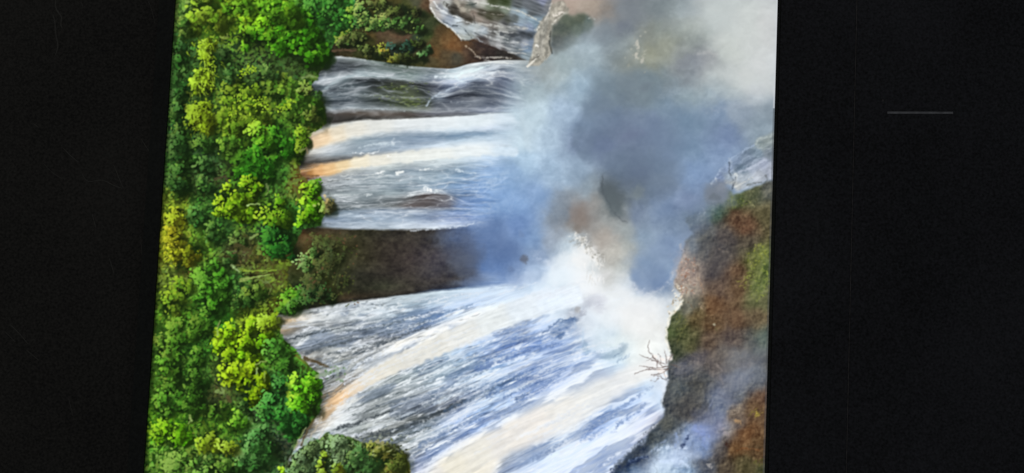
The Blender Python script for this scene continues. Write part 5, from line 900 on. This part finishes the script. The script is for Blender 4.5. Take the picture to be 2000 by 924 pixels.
leaf_mass([(540, 690, 26, 26), (560, 710, 18, 16)], '3f7a30', '6ca850', size=2.8)
leaf_mass([(595, 765, 27, 36), (580, 780, 18, 18), (608, 800, 18, 14), (585, 740, 14, 14)], '50a41c', '9ce048', size=2.9, dark=.3, name=T, label='vivid bright green tree pictured at the rim of the widest fall')
leaf_mass([(530, 795, 28, 28), (570, 830, 34, 24), (540, 755, 20, 18)], '2c7838', '54a85c', size=2.8, dark=.3, name=T, label='dark bluish green tree pictured below the vivid bright green tree')
leaf_mass([(505, 870, 34, 40), (490, 900, 24, 24)], '3f7c46', '6ea870', size=2.8, dark=.35, name=T, label='grey-green rounded tree pictured near the bottom left')
leaf_mass([(330, 845, 30, 22), (355, 855, 22, 16)], '569c14', '90cc30', size=2.8, name=T, label='bright grass green tree pictured low at the left edge')
leaf_mass([(405, 850, 14, 22), (392, 868, 12, 12), (425, 868, 14, 12)], '88a828', 'ccd850', size=2.8, name=T, label='yellow leafed tree pictured near the bottom left')
leaf_mass([(442, 878, 16, 12)], '90a030', 'ccd05c', size=2.6)
leaf_mass([(460, 825, 22, 16)], '4c9028', '8cc848', size=2.8)
leaf_mass([(330, 700, 26, 40), (350, 650, 26, 26), (390, 640, 24, 20)], '3f7426', '74a444', size=2.7, gap=.18)
leaf_mass([(330, 780, 26, 30), (380, 790, 24, 26), (370, 740, 20, 20)], '3a6c26', '6c9c44', size=2.7, gap=.2)
leaf_mass([(350, 905, 40, 20), (420, 920, 30, 14), (370, 960, 60, 40), (480, 980, 60, 40)], '4a7c34', '80a85c', size=2.8, gap=.15)
leaf_mass([(552, 918, 9, 9)], '84b81c', 'c0e048', size=2.6, clus=6)
leaf_mass([(345, 100, 14, 30), (345, 180, 14, 40), (345, 280, 16, 40), (350, 350, 20, 30)], '2f5c30', '588454', size=2.6, gap=.2)
leaf_mass([(560, 30, 30, 20), (470, 10, 30, 14), (420, -60, 60, 50), (540, -60, 60, 50), (650, -60, 50, 50)], '4a8420', '84bc3c', size=3, gap=.1)
leaf_mass([(700, 32, 26, 14), (735, 38, 26, 12)], '4a8a34', '7cb04c', size=2.4, gap=.1)
leaf_mass([(755, 38, 24, 12), (785, 48, 26, 9), (812, 52, 14, 7)], '70903a', 'b0c060', size=2.3, gap=.1, name='pictured_bush', label='yellow-green strip of bushes pictured on the soil bank')
leaf_mass([(748, 100, 10, 12), (765, 112, 20, 9), (785, 115, 16, 8)], '72802a', 'a8ac3c', size=2.2, gap=.15, clus=7)
leaf_mass([(822, 105, 10, 14), (832, 96, 8, 8)], '4a7c3a', '8cb868', size=2.2, gap=.2, clus=7)
leaf_mass([(785, 92, 24, 10)], '23402c', '3c6450', size=2.2, clus=8)
leaf_mass([(690, 85, 14, 6), (668, 82, 16, 8), (678, 70, 22, 8)], '5c7430', '98a04c', size=2.2, gap=.3, clus=8)
leaf_mass([(590, 275, 14, 22), (580, 305, 10, 12)], '5c8c24', '98b83c', size=2.4, clus=8)
leaf_mass([(610, 222, 16, 14), (590, 170, 14, 10)], '6c8040', 'a0a860', size=2.4, clus=8)
leaf_mass([(700, 22, 20, 12), (722, 44, 24, 12), (745, 48, 20, 9), (770, 36, 22, 10), (795, 42, 22, 10), (820, 58, 16, 7)], '4c7c30', '94b050', size=2.2, gap=.1, clus=8)
leaf_mass([(715, 92, 16, 9), (735, 106, 20, 8), (700, 72, 18, 9), (800, 112, 22, 8), (815, 84, 12, 10), (790, 20, 40, 9), (740, 8, 30, 8)], '3c4c1e', '6c7c38', size=2.2, gap=.2, clus=8)
leaf_mass([(625, 470, 26, 14), (660, 490, 22, 22), (640, 520, 26, 20), (610, 545, 18, 16), (665, 550, 16, 14), (640, 578, 24, 12)], '3c4822', '5c6830', size=2.1, gap=.48, clus=10, veil=.25)
S = 'pictured_shrub'
leaf_mass([(610, 890, 30, 26), (585, 915, 22, 18)], '55705a', '8cac94', size=2.7, dark=.35, name=S, label='grey-green shrub pictured at the bottom edge left of the yellow sprigs')
leaf_mass([(662, 868, 24, 18), (670, 895, 26, 22)], '567060', '98b4a0', size=2.7, dark=.4)
leaf_mass([(715, 895, 34, 26), (700, 930, 40, 20)], '38603c', '649068', size=2.6, dark=.4, name=S, label='dark green shrub pictured at the bottom edge right of the yellow sprigs')
leaf_mass([(755, 880, 28, 14), (775, 905, 22, 22), (740, 872, 26, 8)], '545c30', '949a5c', size=2.5, dark=.4, name=S, label='olive brown shrub pictured at the bottom edge against the blue water')
leaf_mass([(628, 915, 8, 16), (630, 885, 7, 10), (660, 918, 12, 10)], '7c8428', 'b8bc54', size=2.5, dark=.4, clus=7)
for (x, y, l) in [(672, 880, 20), (655, 900, 14), (650, 850, 12), (690, 862, 10), (668, 892, 16), (630, 862, 10)]:
    stroke([(x, y), (x-1, y+l*.5), (x-4, y+l)], 3.5, 'b4c8bc', .55, 1.1, w2=1.5, jag=2, seed=int(x))
for k in range(40):
    x = RNG.uniform(680, 800); y = RNG.uniform(850, 890)
    dab(x, y, RNG.uniform(2, 5), 1.6, -.4+RNG.normal(0, .4), hx(['a8b4a0', '8c9478', 'c4ccc0', '5c6450'][k % 4]), .5)
# dead wood, stumps and roots
for p, w, c in [([(470, 546), (490, 543), (510, 540), (532, 534)], 5, 'd0a878'), ([(468, 550), (486, 546)], 3, 'c8b880'), ([(470, 527), (490, 530), (515, 528), (540, 527)], 4, 'b0ac4c'), ([(452, 518), (462, 526), (468, 530)], 3.4, 'c8c8b4'),
                ([(478, 537), (505, 537), (530, 534)], 2.5, '241c14'), ([(520, 548), (530, 560), (526, 575)], 3, '8c7c5c'), ([(505, 545), (520, 552), (528, 548)], 3, '9c8060'), ([(484, 402), (500, 398), (506, 399)], 3, 'd4d8b8'), ([(490, 465), (503, 458)], 6, 'a89c78'),
                ([(460, 478), (490, 490), (480, 510)], 10, '4c4436'), ([(420, 350), (440, 345), (446, 356)], 6, '4a443c'), ([(520, 360), (524, 372), (518, 382)], 2.6, '7c8474'), ([(565, 357), (585, 350), (596, 345)], 6, '9c6c44'), ([(575, 365), (584, 380), (578, 400)], 6, '7c5c38'),
                ([(592, 348), (604, 344), (622, 345)], 4, '84603a'), ([(500, 712), (508, 708), (520, 706)], 3.5, 'c8b890'), ([(502, 718), (501, 732)], 3, 'd8d0b4'), ([(517, 725), (516, 745)], 2.6, 'a09874'), ([(425, 655), (424, 640), (430, 625)], 2.6, 'a8a884'),
                ([(424, 765), (436, 768), (434, 758)], 7, 'a09470'), ([(445, 775), (450, 785)], 9, '54483a'), ([(370, 812), (374, 822), (368, 828)], 5, 'a8b084'), ([(398, 380), (400, 392)], 3, '2c3020'), ([(596, 700), (620, 708), (640, 716)], 7, '54462c'), ([(580, 695), (600, 712)], 5, '8c7040'),
                ([(620, 735), (645, 728), (660, 722)], 8, '8ca088'), ([(598, 835), (585, 855), (573, 880)], 3, 'a89c80'), ([(612, 820), (596, 850), (588, 870)], 6, '5c5038'), ([(628, 815), (615, 840), (606, 856)], 3, 'bcb098'), ([(640, 826), (632, 842), (622, 858)], 3, 'ccc8bc'), ([(575, 878), (582, 868), (590, 862)], 3, 'a8a08c'),
                ([(586, 296), (598, 290), (600, 300)], 5, '94805c'), ([(430, 72), (446, 74), (444, 66)], 4, 'a89c5c'), ([(592, 152), (606, 148), (620, 152)], 5, '8c9478'), ([(650, 100), (670, 97), (696, 99)], 5, '5c4834'), ([(440, 500), (455, 505)], 6, '342c22'), ([(560, 500), (570, 495)], 4, '3c3420')]:
    stroke(p, w, c, .88, 1.1, w2=w*.6, jag=2.5, seed=int(p[0][0]+p[0][1]), brk=.3)
# small plants creeping over the bare slope and the wet rock
for k in range(240):
    x = RNG.uniform(585, 700); y = RNG.uniform(455, 598)
    if fm[int(y-OY), int(x-OX)] > .5: continue
    d = fbm(np.array([[x/14]]), np.array([[y/14]]), 471, 2)[0, 0]
    if d < .5: continue
    dab(x, y, RNG.uniform(1.5, 4), RNG.uniform(1, 2), RNG.uniform(0, 3), hx(['4c5424', '5c5c2c', '6c4c30', '3c4c1c'][k % 4]), .6)
stroke([(666, 495), (662, 520), (655, 545), (650, 560)], 2.5, '4c5428', .6, 1.3, jag=2)
stroke([(600, 480), (630, 490), (665, 480)], 2, '5c5c30', .5, 1.3, jag=3); stroke([(585, 510), (620, 505), (660, 500), (690, 486)], 3, '2c301c', .5, 1.6, jag=3)
for k in range(70):
    x = RNG.normal(790, 22); y = RNG.choice([170, 200])+RNG.normal(0, 5)
    dab(x, y, RNG.uniform(2, 5), 1.4, 0, hx(['6c8040', '4c5c30', '8c9c5c'][k % 3]), .4)
for k in range(26):
    x = RNG.uniform(650, 690); y = RNG.uniform(715, 745); dab(x-15, y, RNG.uniform(2, 3.5), 2, RNG.uniform(0, 3), hx(['5c8450', 'a0b49c', '84a078'][k % 3]), .55)

# ---- 7. how the lit screen shows it: slight softness and sharpening halo --------------
IMG = np.clip(IMG, 0, 1)
fo = blur(((LAB > 0) & (tot > .3)).astype(np.float32), 1.0)[..., None]
FO = np.clip(IMG, 0, 1); FO = np.stack([FO[..., 0]*.93+.075*FO[..., 1], FO[..., 1]*1.0+.015, FO[..., 2]*.74], -1)
lim = smooth(.30, .45, FO[..., 1])*(1-.75*np.exp(-(((XX-345)/45)**2+((YY-470)/60)**2)))*smooth(720, 660, XX+.0*YY)
FO[..., 0] = FO[..., 0]-lim*np.clip(FO[..., 0]-.80*FO[..., 1], 0, 1)*.85
IMG = IMG*(1-fo)+FO*fo
IMG = np.clip(IMG, 0, 1); gr = IMG.mean(-1, keepdims=True); IMG = gr+(IMG-gr)*(.88+.07*tot[..., None])
IMG = IMG+(.055*smooth(.66, .86, IMG.mean(-1))*(1-smooth(1150, 1300, XX)*smooth(500, 300, YY)))[..., None]
IMG = blur(np.clip(IMG, 0, 1), .8)
IMG = np.clip(IMG+.55*(IMG-blur(IMG, 2.6)), 0, 1)
PICTURE = np.where(IMG <= .04045, IMG/12.92, ((IMG+.055)/1.055)**2.4).astype(np.float32)
# ---------------------------------------------------------------------------
# THE SETTING: the dark surface the display lies on
# ---------------------------------------------------------------------------
M_TOP = dark_material('dark_surface', (.0105, .0098, .0078), (.053, .049, .042), .62, .25, 420, 2.2, .35)
M_SCR = dark_material('scuff', (.045, .043, .038), (.12, .115, .10), .6, .2, 300, 1.2, .2)
M_BEZ = dark_material('black_plastic', (.0085, .0085, .0092), (.043, .0435, .051), .55, .22, 420, 2.2, .25)
M_RIM = dark_material('black_rim', (.007, .0075, .007), (.032, .035, .030), .5, .2, 420, 1.6, .2)
M_BAR = dark_material('grey_metal', (.13, .13, .14), (.34, .34, .36), .45, .3, 200, 1.4, .2)
M_SEAM = dark_material('seam_lip', (.035, .032, .032), (.12, .11, .11), .5, .3, 260, 2.0, .2)

ZT = -0.016                        # top of the surface; the face of the display is at z = 0
bm = bmesh.new(); box(bm, -1.6, 1.6, -1.2, 1.2, ZT-.03, ZT)
tabletop = tag(from_bm('tabletop', bm, M_TOP), 'dark scratched surface lying under and left of the glowing display', 'tabletop', kind='structure')

def ribbon(bm, pts, w, z):
    """a hair-thin raised line, tapering at both ends"""
    P = [np.array(on_screen(x, y, z)) for x, y in pts]
    # resample smoothly
    Q = []
    for i in range(len(P)-1):
        a = P[max(0, i-1)]; b = P[i]; c = P[i+1]; d = P[min(len(P)-1, i+2)]
        for k in range(6):
            t = k/6
            Q.append(.5*((2*b)+(-a+c)*t+(2*a-5*b+4*c-d)*t*t+(-a+3*b-3*c+d)*t**3))
    Q.append(P[-1]); n = len(Q); prev = None
    for i, q in enumerate(Q):
        d = Q[min(n-1, i+1)]-Q[max(0, i-1)]; d = d/max(1e-9, np.hypot(*d)); nrm = np.array([-d[1], d[0]])
        r = w*U*.5*(.25+.75*math.sin(math.pi*min(1, max(0, (i+.5)/n)))**.5)
        ring = [bm.verts.new((*(q+nrm*r*math.cos(a)), z+r*.6*math.sin(a))) for a in (math.pi, math.pi*.66, math.pi*.33, 0)]
        if prev:
            for a in range(3): bm.faces.new((prev[a], prev[a+1], ring[a+1], ring[a]))
        prev = ring
SCUFFS = [([(108, -8), (109, 14), (114, 24), (120, 34), (119, 48), (122, 56)], 3.0), ([(103, 28), (107, 42), (109, 66), (113, 90), (108, 108)], 3.0), ([(286, -6), (296, 18), (303, 48)], 1.8),
          ([(66, 242), (76, 250)], 2.0), ([(124, 290), (138, 304), (153, 317)], 2.0), ([(160, 340), (172, 354), (200, 352), (222, 362), (238, 368)], 1.5), ([(276, 272), (294, 300)], 1.6),
          ([(180, 418), (187, 444)], 1.5), ([(275, 462), (278, 505)], 1.5), ([(214, 505), (223, 536)], 1.7), ([(20, 634), (38, 652), (55, 672)], 1.8), ([(52, 684), (76, 704)], 1.5),
          ([(222, 322), (240, 366)], 1.3), ([(84, 318), (100, 335), (122, 350)], 1.2), ([(134, 778), (142, 812)], 1.4), ([(158, 4), (162, 12)], 2.0), ([(10, 648), (30, 668)], 1.3)]
for pts, w in SCUFFS:
    bm = bmesh.new(); ribbon(bm, pts, w, ZT)
    from_bm('scratch', bm, M_SCR, tabletop, True)

# ---------------------------------------------------------------------------
# THE DISPLAY: housing, rim, lit picture, broad black lower panel, seam, grey bar
# ---------------------------------------------------------------------------
XL = .5*(on_screen(342, 0)[0]+on_screen(283, 924)[0]); XR = .5*(on_screen(1517, 0)[0]+on_screen(1495, 924)[0])
YT = on_screen(1000, 462)[1]+.53; YB = YT-1.06
XS = .5*(on_screen(1669, 0)[0]+on_screen(1654, 924)[0])
RIMW = .016
disp = bpy.data.objects.new('display', None); COL.objects.link(disp); disp.location = (0, 0, ZT)
tag(disp, 'large black display lying on a dark surface, lit with a picture of waterfalls and forest', 'display')
def part(o):
    o.matrix_parent_inverse = Matrix.Translation((0, 0, -ZT)); return o
bm = bmesh.new(); box(bm, XL-RIMW, XS, YB-RIMW, YT+RIMW, ZT, -.0022, .001); part(from_bm('housing', bm, M_BEZ, disp))
bm = bmesh.new()
box(bm, XL-RIMW, XL-.0004, YB-RIMW, YT+RIMW, -.0021, .0012, .0005)
box(bm, XL-.0004, XR+.0004, YT+.0004, YT+RIMW, -.0021, .0012, .0005); box(bm, XL-.0004, XR+.0004, YB-RIMW, YB-.0004, -.0021, .0012, .0005)
part(from_bm('rim', bm, M_RIM, disp))
bm = bmesh.new(); box(bm, XR+.0004, XR+.0034, YB-.0004, YT+.0004, -.0021, .0003, .0003); part(from_bm('inner_edge', bm, M_RIM, disp))
bm = bmesh.new(); box(bm, XR+.0036, XS, YB-RIMW, YT+RIMW, -.0021, .0010, .0005); part(from_bm('lower_bezel', bm, M_BEZ, disp))
bm = bmesh.new(); box(bm, XS+.0001, XS+.0009, YB-RIMW, YT+RIMW, ZT, .0012, .0003); part(from_bm('seam', bm, M_SEAM, disp))
bm = bmesh.new(); box(bm, XS+.0010, XS+.42, YB-RIMW, YT+RIMW, ZT, .0008, .0008); lp = part(from_bm('lower_panel', bm, M_BEZ, disp))
a = on_screen(1733, 220, .001); b = on_screen(1861, 220.5, .001)
bm = bmesh.new(); box(bm, 0, math.hypot(b[0]-a[0], b[1]-a[1]), -.00105, .00105, 0, .0006, .0002)
bar = part(from_bm('grey_bar', bm, M_BAR, disp)); bar.location = (a[0], a[1], .0008); bar.rotation_euler.z = math.atan2(b[1]-a[1], b[0]-a[0])
dt = on_screen(1724.5, 196, .001); bm = bmesh.new(); bmesh.ops.create_uvsphere(bm, u_segments=12, v_segments=6, radius=.0011)
for v in bm.verts: v.co.z *= .3
dot = part(from_bm('sensor_dot', bm, M_SEAM, disp, True)); dot.location = (dt[0], dt[1], .0008)

# the picture: one fine sheet, coloured vertex by vertex, each pictured thing its own piece
M_PIC = bpy.data.materials.new('lit_screen'); M_PIC.use_nodes = True
nt = M_PIC.node_tree; b = nt.nodes['Principled BSDF']; b.inputs['Base Color'].default_value = (.004, .004, .004, 1)
b.inputs['Roughness'].default_value = .35; b.inputs['Specular IOR Level'].default_value = .15
at = nt.nodes.new('ShaderNodeAttribute'); at.attribute_name = 'shown'
nt.links.new(at.outputs['Color'], b.inputs['Emission Color']); b.inputs['Emission Strength'].default_value = 1.0
M_PIC.cycles.emission_sampling = 'NONE'

step = 1.3*U
gx = np.linspace(XL, XR, int(round((XR-XL)/step))+1)
y_hi = on_screen(1000, -70)[1]; y_lo = on_screen(1000, 994)[1]
def fan(a, b, s0):              # rows that widen towards the unseen ends of the screen
    out = []; y = a; s = s0; sg = 1 if b > a else -1
    while (b-y)*sg > s:
        y += sg*s; s = min(s*1.06, 7*U); out.append(y)
    out.append(b); return out
mid_y = np.linspace(y_lo, y_hi, int(round((y_hi-y_lo)/step))+1)
gy = np.array(list(reversed(fan(y_lo, YB, step)))+list(mid_y)+fan(y_hi, YT, step))
GX, GY = np.meshgrid(gx, gy)
PXs, PYs = to_pixel(GX, GY)
def fold(v, lo, hi):            # beyond what was painted the picture carries on mirrored
    p = (v-lo) % (2*(hi-lo)); return lo+np.where(p > hi-lo, 2*(hi-lo)-p, p)
PYs = fold(PYs, OY+4, OY+PH-5); PXs = np.clip(PXs, OX+1, OX+PW-3)
SHOWN = bil(PICTURE, (PXs-OX).astype(np.float32), (PYs-OY).astype(np.float32))
# the panel's own edges: dim on the side of the rim, a pale line along the lower bezel
eL = np.clip((GX-XL)/(9*U), 0, 1)[..., None]; SHOWN = SHOWN*(.15+.85*eL**1.2)
eR = ((XR-GX)/U)[..., None]
edge = np.array([.62, .64, .68], np.float32)*np.where(PYs < 212, 1.0, .10)[..., None]
SHOWN = np.where(eR < 3.6, SHOWN*.5+edge*.5, SHOWN)
nx, ny = len(gx), len(gy)
quad_lab = LAB[np.clip((.25*(PYs[:-1, :-1]+PYs[1:, 1:]+PYs[1:, :-1]+PYs[:-1, 1:])-OY), 0, PH-1).astype(int), np.clip((.5*(PXs[:-1, :-1]+PXs[1:, 1:])-OX), 0, PW-1).astype(int)]
# pieces: each pictured thing is one connected patch; crumbs join what lies beside them
def pieces(lab):
    H, W = lab.shape; par = []; runs = []; comp = np.zeros((H, W), np.int32)
    def find(a):
        while par[a] != a: par[a] = par[par[a]]; a = par[a]
        return a
    prev = []
    for y in range(H):
        cut = np.flatnonzero(np.diff(lab[y]))+1; st = [0]+cut.tolist(); en = cut.tolist()+[W]; cur = []
        for a, b in zip(st, en):
            k = len(par); par.append(k); cur.append((a, b, k, int(lab[y, a]))); comp[y, a:b] = k
        j = 0
        for a, b, k, v in cur:
            while j < len(prev) and prev[j][1] <= a: j += 1
            q = j
            while q < len(prev) and prev[q][0] < b:
                if prev[q][3] == v:
                    ra, rb = find(k), find(prev[q][2])
                    if ra != rb: par[max(ra, rb)] = min(ra, rb)
                q += 1
        prev = cur
    root = np.array([find(i) for i in range(len(par))]); return root[comp]
for _ in range(4):
    comp = pieces(quad_lab); size = np.bincount(comp.ravel())
    order = np.unique(comp.ravel(), return_index=True); first = dict(zip(order[0].tolist(), order[1].tolist()))
    crumbs = [c for c in first if size[c] < 900]
    if not crumbs: break
    for c in crumbs:
        y, x = divmod(first[c], quad_lab.shape[1]); m_ = comp == c; ys_, xs_ = np.nonzero(m_)
        x_l = xs_.min(); y_l = ys_[xs_.argmin()]; y_t = ys_.min(); x_t = xs_[ys_.argmin()]
        x_r = xs_.max(); y_r = ys_[xs_.argmax()]
        v = quad_lab[y_l, x_l-1] if x_l > 0 else (quad_lab[y_t-1, x_t] if y_t > 0 else quad_lab[y_r, min(x_r+1, quad_lab.shape[1]-1)])
        quad_lab[m_] = v
comp = pieces(quad_lab)
idx = np.arange(nx*ny).reshape(ny, nx)
Q = np.stack([idx[:-1, :-1], idx[:-1, 1:], idx[1:, 1:], idx[1:, :-1]], -1)
co = np.stack([GX, GY, np.zeros_like(GX)], -1).reshape(-1, 3).astype(np.float32)
sh = np.concatenate([SHOWN.reshape(-1, 3), np.ones((nx*ny, 1))], 1).astype(np.float32)
def sheet(name, quads, parent):
    used, inv = np.unique(quads.reshape(-1), return_inverse=True); n = len(quads)
    me = bpy.data.meshes.new(name)
    me.vertices.add(len(used)); me.vertices.foreach_set('co', co[used].reshape(-1))
    me.loops.add(n*4); me.loops.foreach_set('vertex_index', inv.astype(np.int32).reshape(-1))
    me.polygons.add(n); me.polygons.foreach_set('loop_start', np.arange(0, n*4, 4, dtype=np.int32))
    at = me.attributes.new('shown', 'FLOAT_COLOR', 'POINT'); at.data.foreach_set('color', sh[used].reshape(-1))
    me.update(calc_edges=True)
    return link(name, me, M_PIC, parent)
groups = {}
for c in np.unique(comp):
    m_ = comp == c; groups.setdefault(int(quad_lab[m_][0]), []).append((int(m_.sum()), m_))
for v in groups: groups[v].sort(key=lambda e: -e[0])
picture = part(sheet('picture', Q[groups[0][0][1]], disp))
tag(picture, 'lit picture of white mist drifting over a river gorge')
for n_, m_ in groups[0][1:]: tag(sheet('pictured_mist', Q[m_], picture), 'patch of pale water and mist in the picture')
for v in sorted(groups):
    if v == 0: continue
    for n_, m_ in groups[v]: tag(sheet(KINDS[v][0], Q[m_], picture), KINDS[v][1])
